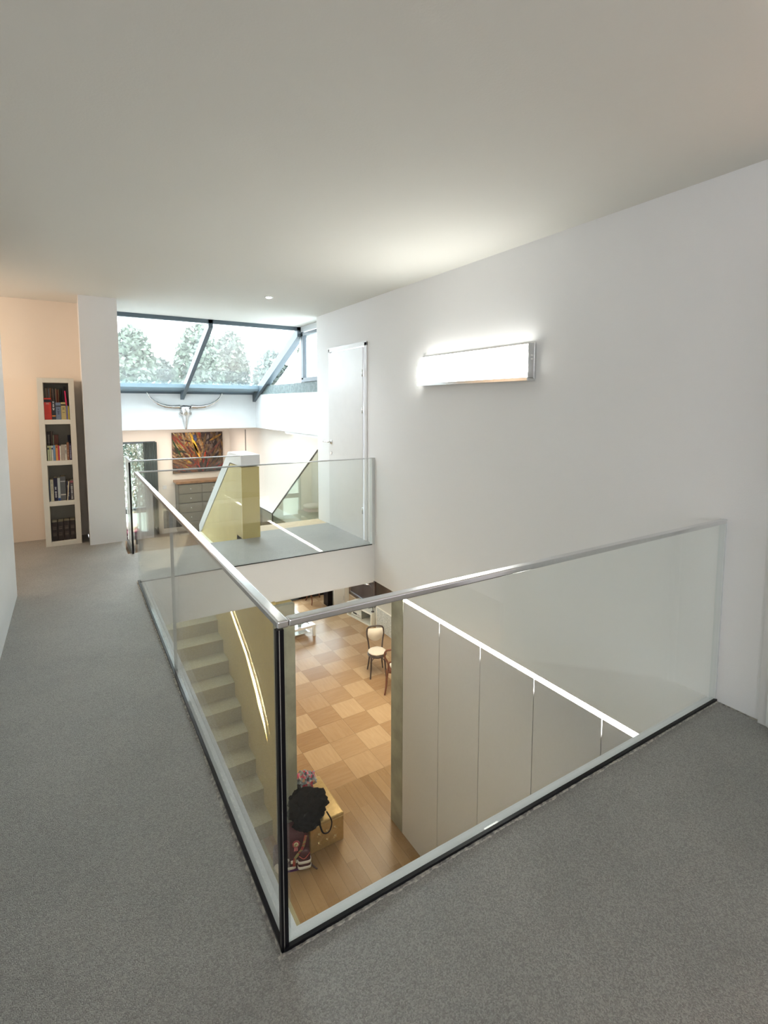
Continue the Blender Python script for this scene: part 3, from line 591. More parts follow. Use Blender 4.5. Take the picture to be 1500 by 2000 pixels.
def book(x, w_, h_, dp_, yf, zb, col, label, band=None, band2=None, lean=0.0, title=None, pages=True):
    """spine faces -Y. band=(z0frac,z1frac,colour)"""
    t_ = thing('book', label, 'book', (x, yf, zb), 0, None); t_.rotation_euler = (0, lean, 0)
    cm = mat('cover_%02d%02d%02d' % tuple(int(c*99) for c in col), col, .5, noise=(40, tuple(c*.88 for c in col), 1))
    b_ = BM(); box(b_, 0, w_, 0, .004, 0, h_, .0012); box(b_, 0, .0025, .002, dp_, 0, h_); box(b_, w_-.0025, w_, .002, dp_, 0, h_); obj('cover', b_, cm, t_)
    b_ = BM(); box(b_, .0025, w_-.0025, .004, dp_-.004, .003, h_-.004); obj('pages', b_, mat('paper_edge', (.70, .62, .47), .8), t_)
    for bd in (band, band2):
        if bd:
            b_ = BM(); box(b_, .0005, w_-.0005, -.0008, .001, bd[0]*h_, bd[1]*h_)
            o_ = obj('title_band', b_, mat('band_%02d%02d%02d' % tuple(int(c*99) for c in bd[2]), bd[2], .5), t_)
    if title:
        z0, z1, tcol = title; b_ = BM(); n_ = max(6, int((z1-z0)*h_/.007)); r_ = random.Random(int(x*1e4)+int(zb*100))
        for i in range(n_):
            if n_ > 6 and i % 4 and r_.random() < .15: continue
            z = (z0+(z1-z0)*i/n_)*h_; wd_ = w_*(.12+.18*r_.random()); xc = w_*.5
            box(b_, xc-wd_, xc+wd_, -.0014, .0, z, z+.0042)
        obj('lettering', b_, mat('letter_%02d%02d%02d' % tuple(int(c*99) for c in tcol), tcol, .5), t_)
    return t_
def row(zb, x0, scale, items, yf, dpth, where):
    for it in items:
        xa, xb, h_, col, lb = it[:5]; kw = it[5] if len(it) > 5 else {}
        book(x0+xa*scale, max(.006, (xb-xa)*scale-.0008), h_, dpth, yf, zb, col, (lb+', '+where), **kw)
sc1 = .214/585
S1, S2, S3, S4 = shelf_z[3], shelf_z[2], shelf_z[1], shelf_z[0]
row(S1, IX0, sc1, [
 (4, 168, .215, (.70, .05, .03), 'thick red paperback dictionary', dict(band=(.80, .93, (.02, .02, .03)), title=(.7, .78, (.8, .3, .25)))),
 (172, 262, .188, (.025, .025, .035), 'black book with orange band', dict(band=(.17, .22, (.8, .3, .05)), title=(.5, .97, (.75, .75, .75)))),
 (266, 385, .170, (.17, .21, .30), 'thick blue grey paperback', dict(band=(.75, .82, (.03, .03, .04)), title=(.3, .65, (.04, .04, .08)))),
 (389, 500, .172, (.52, .42, .18), 'mustard yellow paperback with black band', dict(band=(.80, .90, (.03, .025, .02)), title=(.4, .72, (.10, .07, .03)))),
 (504, 545, .140, (.20, .18, .32), 'slim violet paperback', {}),
 (547, 575, .134, (.58, .48, .05), 'slim yellow green paperback', {}),
 ], BY0+.02, .12, 'front row of the top compartment')
book(IX0+.190, .012, .285, .16, BY0+.03, S1+.001, (.72, .02, .12), 'tall magenta book leaning at the right of the top compartment', lean=-.05)
bc = [(.10, .09, .06), (.30, .26, .20), (.18, .10, .07), (.25, .30, .32), (.42, .16, .06), (.12, .08, .04), (.40, .36, .30), (.03, .025, .02), (.55, .40, .25), (.38, .09, .04), (.35, .25, .12)]
bn = ['dark olive', 'greyish beige', 'dark brown', 'slate blue', 'rust orange', 'umber', 'pale grey', 'black', 'tan', 'brick red', 'ochre']
x = 8
for i, (c0, nm) in enumerate(zip(bc, bn)):
    row(S1, IX0, sc1, [(x, x+31, .310+.012*((i*7) % 3)/2-.012*(i > 7), c0, 'tall thin %s book' % nm)], BY0+.17, .10, 'back row of the top compartment'); x += 32
book(IX0+.136, .014, .315, .10, BY0+.17, S1, (.02, .04, .03), 'tall dark green book, back row of the top compartment')
book(IX0+.153, .018, .335, .10, BY0+.165, S1+.001, (.025, .025, .025), 'tall black book tilting right, back row of the top compartment', lean=.05)
row(S2, IX0, sc1, [
 (20, 66, .150, (.60, .62, .38), 'pale green paperback with black label', dict(band=(.76, .88, (.04, .05, .06)))),
 (68, 112, .150, (.62, .64, .40), 'pale green paperback with an ochre label', dict(band=(.76, .90, (.45, .38, .08)))),
 (114, 152, .149, (.78, .76, .68), 'white paperback with navy label', dict(band=(.76, .88, (.03, .04, .14)))),
 (154, 208, .155, (.18, .30, .45), 'sky blue paperback', {}),
 (210, 264, .157, (.72, .30, .08), 'orange paperback', dict(title=(.8, .97, (.25, .05, .02)))),
 (266, 300, .150, (.50, .03, .08), 'crimson paperback', {}),
 (302, 332, .146, (.80, .76, .66), 'cream paperback', {}),
 (334, 418, .157, (.42, .36, .30), 'thick taupe paperback', {}),
 (420, 470, .157, (.66, .62, .54), 'off white paperback', dict(title=(.4, .95, (.05, .04, .04)))),
 (472, 526, .180, (.26, .11, .05), 'brown book', dict(title=(.1, .6, (.55, .4, .3)))),
 (528, 582, .166, (.03, .02, .07), 'dark navy book', dict(title=(.1, .9, (.4, .4, .5)))),
 ], BY0+.02, .12, 'front row of the second compartment')
row(S2, IX0, sc1, [
 (14, 100, .285, (.018, .012, .012), 'thick black book with framed gilding', dict(title=(.3, .9, (.35, .32, .28)))),
 (102, 150, .285, (.13, .08, .06), 'dark brown book', {}),
 (152, 176, .245, (.45, .50, .36), 'slim sage green book', {}),
 (178, 282, .250, (.22, .07, .045), 'wide reddish brown book', {}),
 (500, 572, .245, (.015, .015, .05), 'dark navy blue book', {}),
 ], BY0+.17, .10, 'back row of the second compartment')
sc3 = .214/545
row(S3, IX0, sc3, [
 (14, 36, .215, (.08, .11, .17), 'slim slate blue book', {}),
 (38, 106, .220, (.74, .68, .50), 'cream book with faint dark lettering', dict(title=(.35, .93, (.35, .32, .22)))),
 (108, 192, .235, (.015, .015, .05), 'thick navy book with white lettering', dict(title=(.15, .62, (.8, .8, .8)))),
 (194, 252, .233, (.55, .60, .60), 'pale grey book with a blue foot', dict(band=(0.0, .12, (.03, .08, .30)))),
 (254, 372, .245, (.11, .12, .13), 'wide dark grey book with a pale figure', dict(band=(.78, .82, (.5, .5, .5)), band2=(.22, .27, (.6, .58, .52)))),
 (384, 462, .195, (.015, .015, .045), 'navy book with fine pale lettering', dict(title=(.2, .8, (.55, .55, .6)))),
 (464, 540, .200, (.12, .10, .11), 'black and white patterned book with a red head band', dict(band=(.88, .98, (.35, .10, .12)), title=(.05, .8, (.85, .85, .85)))),
 ], BY0+.03, .16, 'third compartment')
book(IX0+.152, .008, .195, .02, BY0+.006, S3+.001, (.72, .62, .42), 'slim cream booklet leaning in front of the grey book, third compartment', lean=.09)
row(S4, IX0, sc3, [(18, 146, .195, (.022, .012, .01), 'dark brown encyclopedia volume at the far left', {}), (148, 280, .195, (.022, .012, .01), 'dark brown encyclopedia volume, second from the left', {}),
 (282, 412, .20, (.022, .012, .01), 'dark brown encyclopedia volume, third from the left', {}), (414, 536, .20, (.022, .012, .01), 'dark brown encyclopedia volume at the far right', {})], BY0+.03, .16, 'bottom compartment')
for o in [o for o in bpy.data.objects if o.get('label', '').endswith('bottom compartment')]:
    w_ = .046
    o['group'] = 'encyclopedia volumes in the bottom compartment'
    for (z0, z1) in ((.62, .63), (.68, .685), (.74, .745), (.28, .285), (.34, .35), (.42, .425)):
        b = BM(); box(b, .008, w_-.008, -.0012, .0005, z0*.195, z1*.195+.0008); obj('gilt_line', b, mat('worn_gilt', (.32, .25, .20), .5), o)
# ------------------------------------------------------------------ lower room furniture
# bentwood chair, small build, local front = -Y
def bentwood(name, label, loc, rz, s=1.0):
    t_ = thing(name, label, 'chair', loc, rz); S = s
    b_ = BM(); lathe(b_, [(.0, -.02), (.145*S, -.02), (.150*S, -.012), (.150*S, .006), (.140*S, .012), (.0, .012)], (0, 0, .345*S), 28)
    obj('seat_ring', b_, DWOOD, t_, smooth=True)
    b_ = BM(); lathe(b_, [(.0, 0), (.120*S, 0), (.138*S, .012), (.140*S, .024), (.125*S, .036), (.06*S, .040), (.0, .040)], (0, 0, .357*S), 28)
    for v in b_.verts: v.co.z += .003*math.sin(v.co.x*60)*math.cos(v.co.y*50)
    obj('seat_cushion', b_, CUSH, t_, smooth=True)
    for sx in (-1, 1):
        b_ = BM(); tube(b_, bez([(sx*.105*S, -.10*S, .335*S), (sx*.112*S, -.115*S, .18*S), (sx*.125*S, -.135*S, 0)], 6), [.016*S, .011*S], 10); obj('leg', b_, DWOOD, t_, smooth=True)
        b_ = BM(); tube(b_, bez([(sx*.095*S, .11*S, .335*S), (sx*.105*S, .14*S, .17*S), (sx*.125*S, .175*S, 0)], 6), [.015*S, .011*S], 10); obj('leg', b_, DWOOD, t_, smooth=True)
        b_ = BM(); tube(b_, bez([(sx*.108*S, -.11*S, .20*S), (sx*.09*S, -.095*S, .28*S), (sx*.03*S, -.085*S, .328*S)], 6), .006*S, 8); obj('brace', b_, DWOOD, t_, smooth=True)
    b_ = BM(); tube(b_, bez([(-.100*S, .125*S, .33*S), (-.115*S, .145*S, .47*S), (-.135*S, .165*S, .60*S), (-.115*S, .178*S, .69*S), (0, .182*S, .708*S), (.115*S, .178*S, .69*S), (.135*S, .165*S, .60*S), (.115*S, .145*S, .47*S), (.100*S, .125*S, .33*S)], 6), .0125*S, 10)
    obj('back_frame', b_, DWOOD, t_, smooth=True)
    b_ = BM(); n_ = 24; pts_ = [(-.115, .685), (.115, .685), (.126, .60), (.110, .53), (.05, .485), (0, .475), (-.05, .485), (-.11, .53), (-.126, .60)]
    prism(b_, [(x*S, z*S) for x, z in pts_], 'y', .135*S, .165*S)
    bmesh.ops.bevel(b_, geom=b_.edges[:], offset=.009, segments=3, affect='EDGES'); obj('back_cushion', b_, CUSH, t_, smooth=True)
    return t_
bentwood('bentwood_chair', 'black bentwood chair with cream seat and back cushions on the oak floor', (3.52, 5.51, LL), -.36, 1.0)
# carved walnut armchair half hidden by the concrete post
t = thing('carved_chair', 'carved reddish wooden chair partly hidden by the concrete post', 'chair', (3.62, 4.97, LL), 2.3)
b = BM(); box(b, -.19, .19, -.18, .18, .30, .35, .015); obj('seat_frame', b, RWOOD, t)
b = BM(); lathe(b, [(0, .35), (.16, .35), (.17, .365), (.15, .385), (0, .39)], seg=24); obj('seat', b, CUSH, t, smooth=True)
for sx in (-1, 1):
    b = BM(); tube(b, bez([(sx*.17, -.16, .32), (sx*.19, -.18, .2), (sx*.165, -.165, .08), (sx*.185, -.19, 0)], 6), [.028, .014], 10); obj('leg', b, RWOOD, t, smooth=True)
    b = BM(); tube(b, bez([(sx*.165, .16, .32), (sx*.17, .18, .2), (sx*.17, .21, .1), (sx*.18, .25, 0)], 6), [.020, .012], 10); obj('leg', b, RWOOD, t, smooth=True)
    b = BM(); tube(b, bez([(sx*.15, .17, .33), (sx*.14, .19, .45), (sx*.19, .21, .56), (sx*.17, .23, .66), (sx*.10, .235, .70)], 6), [.016, .014], 10); obj('back_post', b, RWOOD, t, smooth=True)
b = BM(); tube(b, bez([(-.12, .235, .685), (-.05, .235, .715), (0, .235, .70), (.05, .235, .715), (.12, .235, .685)], 6), .020, 10, .6); obj('crest_rail', b, RWOOD, t, smooth=True)
b = BM(); tube(b, bez([(-.155, .195, .47), (-.07, .20, .50), (-.03, .20, .47), (0, .20, .51), (.03, .20, .47), (.07, .20, .50), (.155, .195, .47)], 5), .012, 8); obj('splat_rail', b, RWOOD, t, smooth=True)
# antique chair at the far wall
t = thing('antique_chair', 'reddish wooden chair with curved legs by the dark far wall', 'chair', (3.92, 8.80, LL), 0)
b = BM(); box(b, -.17, .17, -.16, .16, .30, .345, .012); obj('seat_frame', b, RWOOD, t)
b = BM(); box(b, -.155, .155, -.145, .145, .345, .375, .012); obj('seat', b, mat('pale_silk', (.5, .45, .36), .7), t)
for sx in (-1, 1):
    for sy, k in ((-1, 1.0), (1, .8)):
        b = BM(); tube(b, bez([(sx*.15, sy*.14, .32), (sx*.17, sy*.15, .22), (sx*.145, sy*.14, .09), (sx*.165, sy*.165, 0)], 6), [.020, .010], 10); obj('leg', b, RWOOD, t, smooth=True)
b = BM(); tube(b, bez([(-.15, .15, .33), (-.16, .18, .5), (-.11, .2, .68), (0, .205, .71), (.11, .2, .68), (.16, .18, .5), (.15, .15, .33)], 6), .014, 8); obj('back_frame', b, RWOOD, t, smooth=True)
# coffee table
t = thing('coffee_table', 'low glossy white coffee table left of the bentwood chair', 'table', (2.72, 7.68, LL), .07)
TW = mat('glossy_white_table', (.80, .81, .83), .08, coat=.5); 
b = BM()
for a_ in ((-.50, .50, -.45, -.37), (-.50, .50, .37, .45), (-.50, -.42, -.37, .37), (.42, .50, -.37, .37)): box(b, a_[0], a_[1], a_[2], a_[3], .175, .215, .004)
obj('top_frame', b, TW, t)
b = BM(); box(b, -.42, .42, -.37, .37, .195, .203); obj('glass_top', b, glass_mat('table_glass', (.80, .86, .85), 1.0, f0=.12), t)
for sx in (-1, 1):
    for sy in (-1, 1):
        b = BM(); x0 = sx*.475; y0 = sy*.425; box(b, x0-.022, x0+.022, y0-.022, y0+.022, 0, .177, .003); obj('leg', b, TW, t)
b = BM(); box(b, -.42, .42, -.37, .37, .06, .07); obj('lower_shelf', b, TW, t)
b = BM()
for i in range(7):
    a = i*.9; tube(b, bez([(-.05+.03*i, .0, 0.006), (.02*math.cos(a)+.0+.03*i-.05, .06*math.sin(a), .03), (.03*i+.02, .1*math.cos(a), .012)], 4), .006, 6)
tag(obj('table_ornament', b, BRUSH, smooth=True, loc=(2.95, 7.55, LL+.209)), 'small tangled metal ornament on the coffee table', 'ornament')
# TV bench, receiver, TV, cabinets
WH = mat('matt_white_board', (.80, .79, .72), .45)
t = thing('media_bench', 'low open white media bench along the brown wall', 'media unit', (4.235, 7.43, LL), .15)
b = BM(); box(b, 0, .42, -.40, .40, 0, .025); obj('base_board', b, WH, t)
b = BM(); box(b, 0, .42, -.40, .40, .235, .27, .002); obj('top_board', b, WH, t)
for y in (-.40, .365):
    b = BM(); box(b, 0, .42, y, y+.035, .025, .235); obj('side_board', b, WH, t)
b = BM(); box(b, .40, .42, -.365, .365, .025, .235); obj('back_board', b, WH, t)
t = thing('hifi_receiver', 'silver stereo receiver with a dark display inside the media bench', 'hi-fi', (4.245, 7.56, LL+.026), .15)
b = BM(); box(b, .012, .30, -.16, .16, .004, .118, .002); obj('housing', b, mat('grey_metal_case', (.30, .31, .27), .4, .4), t)
b = BM(); box(b, 0, .012, -.165, .165, .0, .12, .001); obj('front_panel', b, mat('silver_front', (.74, .74, .70), .35, .3), t)
b = BM(); box(b, -.002, .001, -.02, .10, .052, .082); obj('display', b, BLACK, t)
for y in (-.065, -.12):
    b = BM(); lathe(b, [(.013, 0), (.011, .014), (0, .014)], seg=16); o = obj('knob', b, BRUSH, t, smooth=True); o.rotation_euler = (0, -math.pi/2, 0); o.location = (0, y, .068)
b = BM(); box(b, -.003, 0, -.15, .15, .015, .02); obj('button_row', b, BLACK, t)
t = thing('disc_player', 'flat silver disc player stacked on the receiver', 'hi-fi', (4.245, 7.56, LL+.147), .15)
b = BM(); box(b, .012, .29, -.155, .155, .0, .055, .002); obj('housing', b, MATS['grey_metal_case'], t)
b = BM(); box(b, 0, .012, -.16, .16, .0, .058, .001); obj('front_panel', b, MATS['silver_front'], t)
b = BM(); box(b, -.002, .001, -.045, .045, .024, .036); obj('disc_slot', b, BLACK, t)
t = thing('television', 'large dark flat television standing on the media bench', 'television', (4.48, 7.70, LL+.271))
b = BM(); box(b, -.02, .02, -.50, .50, .05, .66, .006); obj('screen', b, mat('dark_screen', (.035, .022, .02), .25, noise=(3, (.05, .032, .028), 1)), t)
b = BM(); box(b, -.03, -.018, -.51, .51, .03, .055, .002); obj('bezel', b, mat('grey_bezel', (.25, .26, .30), .35, .5), t)
b = BM(); box(b, -.11, .09, -.42, -.10, 0, .012, .003); box(b, -.01, .01, -.30, -.24, .01, .06); obj('stand', b, mat('grey_stand', (.12, .13, .16), .3, .3), t)
t = thing('ribbed_cabinet', 'white cabinet with a frosted ribbed front right of the media bench', 'cabinet', (4.36, 6.68, LL))
b = BM(); box(b, .012, .36, -.30, .30, 0, .44, .003); box(b, 0, .012, -.30, -.275, 0, .44); box(b, 0, .012, .275, .30, 0, .44); box(b, 0, .012, -.3, .3, .415, .44); obj('body', b, WH, t)
b = BM()
for i in range(22): box(b, .002+.004*(i % 2), .013, -.275+.025*i, -.275+.025*(i+1), .01, .415)
obj('ribbed_front', b, mat('frosted_rib_glass', (.42, .44, .43), .25, noise=(55, (.66, .68, .66), 2), bump=(40, .8)), t)
t = thing('silver_cabinet', 'pale silver cabinet standing beyond the media bench', 'cabinet', (4.40, 8.36, LL))
b = BM(); box(b, -.26, .0, 0, .38, .02, .60, .004); obj('body', b, mat('silver_white_lacquer', (.78, .83, .83), .3, noise=(3, (.84, .85, .80), 1)), t)
b = BM(); box(b, .003, .10, .0, .40, .0, .58, .004); obj('side_post', b, WH, t)
b = BM(); tube(b, [(-.04, -.01, .10), (-.04, -.03, .10), (-.04, -.03, .18), (-.04, -.01, .18)], .005, 8); obj('handle', b, BRUSH, t)
b = BM(); box(b, -.28, .28, -.30, .30, 0, .02)
b.free()
t = thing('tall_speaker', 'narrow black loudspeaker at the left of the silver cabinet', 'loudspeaker', (4.07, 8.47, LL))
b = BM(); box(b, -.06, .05, -.09, .12, 0, .62, .005); obj('cabinet', b, BLACK, t)
b = BM(); box(b, -.05, .04, -.097, -.09, .03, .6); obj('grille', b, RUBW, t)
t = thing('arc_lamp', 'slim dark lamp with a silver reflector head above the television', 'lamp', (4.36, 7.10, LL+.271))
b = BM(); tube(b, bez([(0, 0, .01), (0, 0, .38), (0, .03, .46), (0, .16, .50)], 6), .006, 8); obj('stem', b, DWOOD, t, smooth=True)
b = BM(); lathe(b, [(.03, 0), (.03, .012), (0, .02)], seg=20); obj('base', b, DWOOD, t)
b = BM(); tube(b, [(0, .14, .50), (0, .30, .47)], [.014, .032], 14); obj('reflector', b, CHROME, t, smooth=True)
# ------------------------------------------------------------------ ottoman
GL = mat('gold_leatherette', (.62, .45, .20), .28, .45, noise=(25, (.54, .38, .16), 1.2), bump=(18, .35))
t = thing('ottoman', 'square tufted gold leatherette ottoman under the bags', 'ottoman', (1.50, 3.30, LL))
ow, od, oh = .178, .29, .285
b = BM(); box(b, -ow, ow, -od, od, 0, oh-.03, .012)
obj('base', b, GL, t)
b = BM(); box(b, -ow-.002, ow+.002, -od-.002, od+.002, oh-.034, oh, .014); obj('lid', b, GL, t)
for x in (-.085, .0, .085):
    for z in (.075, .165):
        b = BM(); lathe(b, [(0, .007), (.005, .006), (.010, .0), (.016, -.003), (.02, -.006)][::-1], seg=14); o = obj('tuft_button', b, mat('gold_button', (.85, .70, .40), .15, .8), t, smooth=True)
        o.rotation_euler = (math.pi/2, 0, 0); o.location = (x, -od-.004, z)
b = BM()
for x in (-.085, .0, .085):
    for z in (.075, .165):
        for a in range(4):
            an = math.pi/4+a*math.pi/2; tube(b, [(x+.012*math.cos(an), -od-.0005, z+.012*math.sin(an)), (x+.040*math.cos(an), -od+.0005, z+.040*math.sin(an))], [.0035, .001], 6)
obj('tuft_folds', b, GL, t, smooth=True)
# ------------------------------------------------------------------ lumpy cloth helper
def blob(bm, c, r, seed, amp=.18, freq=3.0, sub=4, sq=1.0):
    from mathutils import noise
    g = bmesh.ops.create_icosphere(bm, subdivisions=sub, radius=1)
    for v in g['verts']:
        d = v.co.normalized(); k = 1+amp*noise.fractal(d*freq+Vector((seed, seed*.7, 0)), .8, 2.2, 4)+amp*.4*abs(noise.noise(d*freq*2.6+Vector((seed, 0, 3))))
        v.co = Vector((c[0]+d.x*r[0]*k, c[1]+d.y*r[1]*k, c[2]+d.z*r[2]*k))
    return g['verts']
t = thing('black_bag', 'heap of black bag and jacket lying on the gold ottoman', 'bag', (1.35, 3.12, LL+.289))
b = BM(); blob(b, (.0, .0, .13), (.18, .15, .12), 1, .28, 2.6); obj('bag_body', b, RUBW, t, smooth=True)
b = BM(); blob(b, (.10, .05, .09), (.085, .13, .10), 5, .3, 3.2); obj('jacket_fold', b, RUBW, t, smooth=True)
b = BM(); blob(b, (-.09, .15, .17), (.085, .06, .10), 8, .3, 2.2); obj('hood', b, RUBW, t, smooth=True)
b = BM(); blob(b, (-.06, -.13, .085), (.125, .075, .08), 11, .3, 4.2); obj('fur_collar', b, mat('black_fur', (.006, .006, .008), 1.0, bump=(200, 1.0), spec=.1), t, smooth=True)
b = BM(); tube(b, bez([(.04, -.17, .06), (.06, -.215, -.02), (.12, -.22, -.03), (.165, -.18, .02), (.15, -.10, .07)], 8), .006, 8, 2.0); obj('strap', b, RUBW, t, smooth=True)
b = BM()
for i in range(12):
    a = i*.5; tube(b, [(-.15+.012*i, -.03+.02*math.sin(a), .17+.006*math.cos(a)), (-.143+.012*i, -.03+.02*math.sin(a+.4), .175+.006*math.cos(a))], .0028, 6)
obj('chain', b, CHROME, t, smooth=True)
# floral scarf
FL = bpy.data.materials.new('floral_cloth'); FL.use_nodes = True; fn = FL.node_tree.nodes; fl = FL.node_tree.links; fb = fn['Principled BSDF']
tc = fn.new('ShaderNodeTexCoord'); vo = fn.new('ShaderNodeTexVoronoi'); vo.inputs['Scale'].default_value = 42; fl.new(tc.outputs['Object'], vo.inputs['Vector'])
sp_ = fn.new('ShaderNodeSeparateColor'); fl.new(vo.outputs['Color'], sp_.inputs[0]); rp = fn.new('ShaderNodeValToRGB'); rp.color_ramp.interpolation = 'CONSTANT'
cr = rp.color_ramp; cr.elements[0].color = (.22, .27, .33, 1); cr.elements[1].position = .35; cr.elements[1].color = (.55, .06, .10, 1)
for p_, c0 in ((.5, (.30, .35, .40)), (.62, (.60, .12, .22)), (.72, (.09, .10, .13)), (.84, (.45, .48, .50)), (.93, (.6, .35, .25))):
    e = cr.elements.new(p_); e.color = (*c0, 1)
fl.new(sp_.outputs[0], rp.inputs[0]); fl.new(rp.outputs[0], fb.inputs['Base Color']); fb.inputs['Roughness'].default_value = .85
t = thing('floral_scarf', 'grey blue scarf with red flowers behind the black bag', 'scarf', (1.43, 3.46, LL+.287))
b = BM()
for v in blob(b, (.005, .02, .085), (.150, .10, .095), 21, .22, 2.4, 5):
    v.co.z += .010*math.sin(v.co.x*130)*(v.co.z > .04)
obj('cloth', b, FL, t, smooth=True)
b = BM()
for i in range(16):
    a = -.3+i*.24; p_ = Vector((.105*math.cos(a), .07+.05*math.sin(a), .09+.035*math.sin(a*2)))
    bmesh.ops.create_icosphere(b, subdivisions=1, radius=.0075, matrix=Matrix.Translation(p_))
obj('pompom', b, mat('red_wool', (.5, .02, .06), .9), t, smooth=True)['kind'] = 'stuff'
# maroon school backpack, local front = -Y
t = thing('school_backpack', 'maroon school backpack with white stripes and a pink rosette beside the ottoman', 'backpack', (1.160, 3.02, LL), -.30)
MR = mat('maroon_nylon', (.085, .018, .03), .7, noise=(50, (.06, .014, .025), 1), bump=(80, .4)); WHT = mat('reflective_white', (.80, .80, .80), .5)
def pack(bm, x0, x1, y0, y1, z0, z1, taper=.12, bulge=.03, mi=0):
    n_ = 12; rings_ = []
    for i in range(n_+1):
        u = i/n_; z = z0+(z1-z0)*u; k = 1-taper*u**2-(.25*((u-.85)/.15)**2 if u > .85 else 0); cx, cy = (x0+x1)/2, (y0+y1)/2; hx, hy = (x1-x0)/2*k, (y1-y0)/2*k
        ring = []
        for j in range(28):
            a = 2*math.pi*j/28; cxs, sn = math.cos(a), math.sin(a)
            ring.append(bm.verts.new((cx+hx*math.copysign(abs(cxs)**.55, cxs)*(1+bulge*math.sin(math.pi*u)), cy+hy*math.copysign(abs(sn)**.55, sn)*(1+bulge*math.sin(math.pi*u)), z)))
        rings_.append(ring)
    for A_, B_ in zip(rings_, rings_[1:]):
        for j in range(28): bm.faces.new((A_[j], A_[(j+1) % 28], B_[(j+1) % 28], B_[j])).material_index = mi
    bm.faces.new(rings_[0][::-1]).material_index = mi; bm.faces.new(rings_[-1]).material_index = mi
b = BM(); pack(b, -.145, .145, -.09, .09, .02, .36); obj('main_body', b, MR, t, smooth=True)
b = BM(); pack(b, -.148, .148, -.093, .093, 0, .022, 0, 0); obj('base', b, mat('purple_base', (.10, .02, .16), .5), t, smooth=True)
b = BM(); pack(b, .035, .150, -.125, -.06, .03, .20, .2); obj('side_pocket', b, MR, t, smooth=True)
b = BM(); pack(b, .0325, .153, -.1285, -.06, .033, .058, .0); obj('stripe', b, WHT, t, smooth=True)
b = BM(); pack(b, .0325, .153, -.1285, -.06, .085, .110, .0); obj('stripe', b, WHT, t, smooth=True)
b = BM(); pack(b, -.149, .030, -.096, -.02, .024, .048, .0); obj('stripe', b, WHT, t, smooth=True)
b = BM(); box(b, -.03, .028, -.103, -.09, .085, .11, .003); obj('stripe', b, WHT, t)
PLD = mat('green_red_plaid', (.30, .30, .13), .8, noise=(60, (.40, .05, .06), 2.5)); PK = mat('pink_ribbon', (.60, .20, .25), .6); RD = mat('rosette_red', (.38, .05, .08), .6); CR = mat('cream_badge', (.72, .68, .48), .6)
b = BM(); tube(b, bez([(.11, -.093, .33), (.075, -.105, .22), (.01, -.108, .14), (.0, -.104, .06)], 8), .013, 8, .3); obj('plaid_strap', b, PLD, t, smooth=True)
b = BM(); tube(b, bez([(.04, -.128, .17), (.09, -.133, .14), (.145, -.118, .18)], 6), .003, 6); obj('piping', b, mat('coral_piping', (.6, .12, .10), .6), t, smooth=True)
ro = BM(); nn = 24
vs = [ro.verts.new(((.032+.004*(k % 2))*math.cos(2*math.pi*k/nn), -.003+.003*(k % 2), (.032+.004*(k % 2))*math.sin(2*math.pi*k/nn))) for k in range(nn)]
vb = [ro.verts.new((v.co.x*.95, .004, v.co.z*.95)) for v in vs]; ro.faces.new(vs); ro.faces.new(vb[::-1])
for k in range(nn): ro.faces.new((vs[k], vb[k], vb[(k+1) % nn], vs[(k+1) % nn]))
rs = obj('rosette', ro, RD, t, loc=(.02, -.107, .275))
b = BM(); lathe(b, [(.021, 0), (.021, .004), (0, .006)], seg=20); o = obj('badge', b, CR, rs, smooth=True); o.rotation_euler = (math.pi/2, 0, 0); o.location = (0, -.003, 0)
b = BM(); tube(b, bez([(-.006, -.009, -.012), (-.010, -.009, .004), (.0, -.009, .012), (.008, -.009, .002)], 4), .003, 6); obj('badge_motif', b, mat('badge_brown', (.14, .10, .07), .7), rs)
b = BM(); prism(b, [(-.016, -.030), (-.002, -.030), (-.004, -.072), (-.011, -.062), (-.020, -.070)], 'y', -.001, .002); prism(b, [(.0, -.030), (.012, -.030), (.016, -.070), (.008, -.062), (.001, -.073)], 'y', -.002, .001); obj('ribbon_tail', b, PK, rs)
b = BM(); lathe(b, [(.018, 0), (.018, .004), (0, .006)], seg=20); o = obj('button_badge', b, mat('white_badge', (.62, .58, .56), .5), t, smooth=True); o.rotation_euler = (math.pi/2, 0, 0); o.location = (-.06, -.098, .125)
b = BM(); lathe(b, [(.010, 0), (.010, .002), (0, .003)], seg=20); o = obj('badge_centre', b, mat('grey_badge', (.30, .22, .22), .5), t, smooth=True); o.rotation_euler = (math.pi/2, 0, 0); o.location = (-.06, -.1025, .125)
b = BM(); pack(b, -.185, -.12, -.07, .06, .06, .19, .3); obj('side_pouch', b, mat('mauve_nylon', (.12, .06, .07), .7), t, smooth=True)
b = BM(); tube(b, bez([(-.15, -.05, .08), (-.155, -.075, .05), (-.14, -.09, .03), (-.125, -.105, .012)], 6), [.022, .014], 10); obj('soft_charm', b, CUSH, t, smooth=True)
b = BM(); tube(b, bez([(.14, -.05, .03), (.17, -.08, .006), (.205, -.125, .004)], 6), .009, 8, .3); obj('loose_strap', b, mat('brown_webbing', (.10, .06, .05), .8), t, smooth=True)
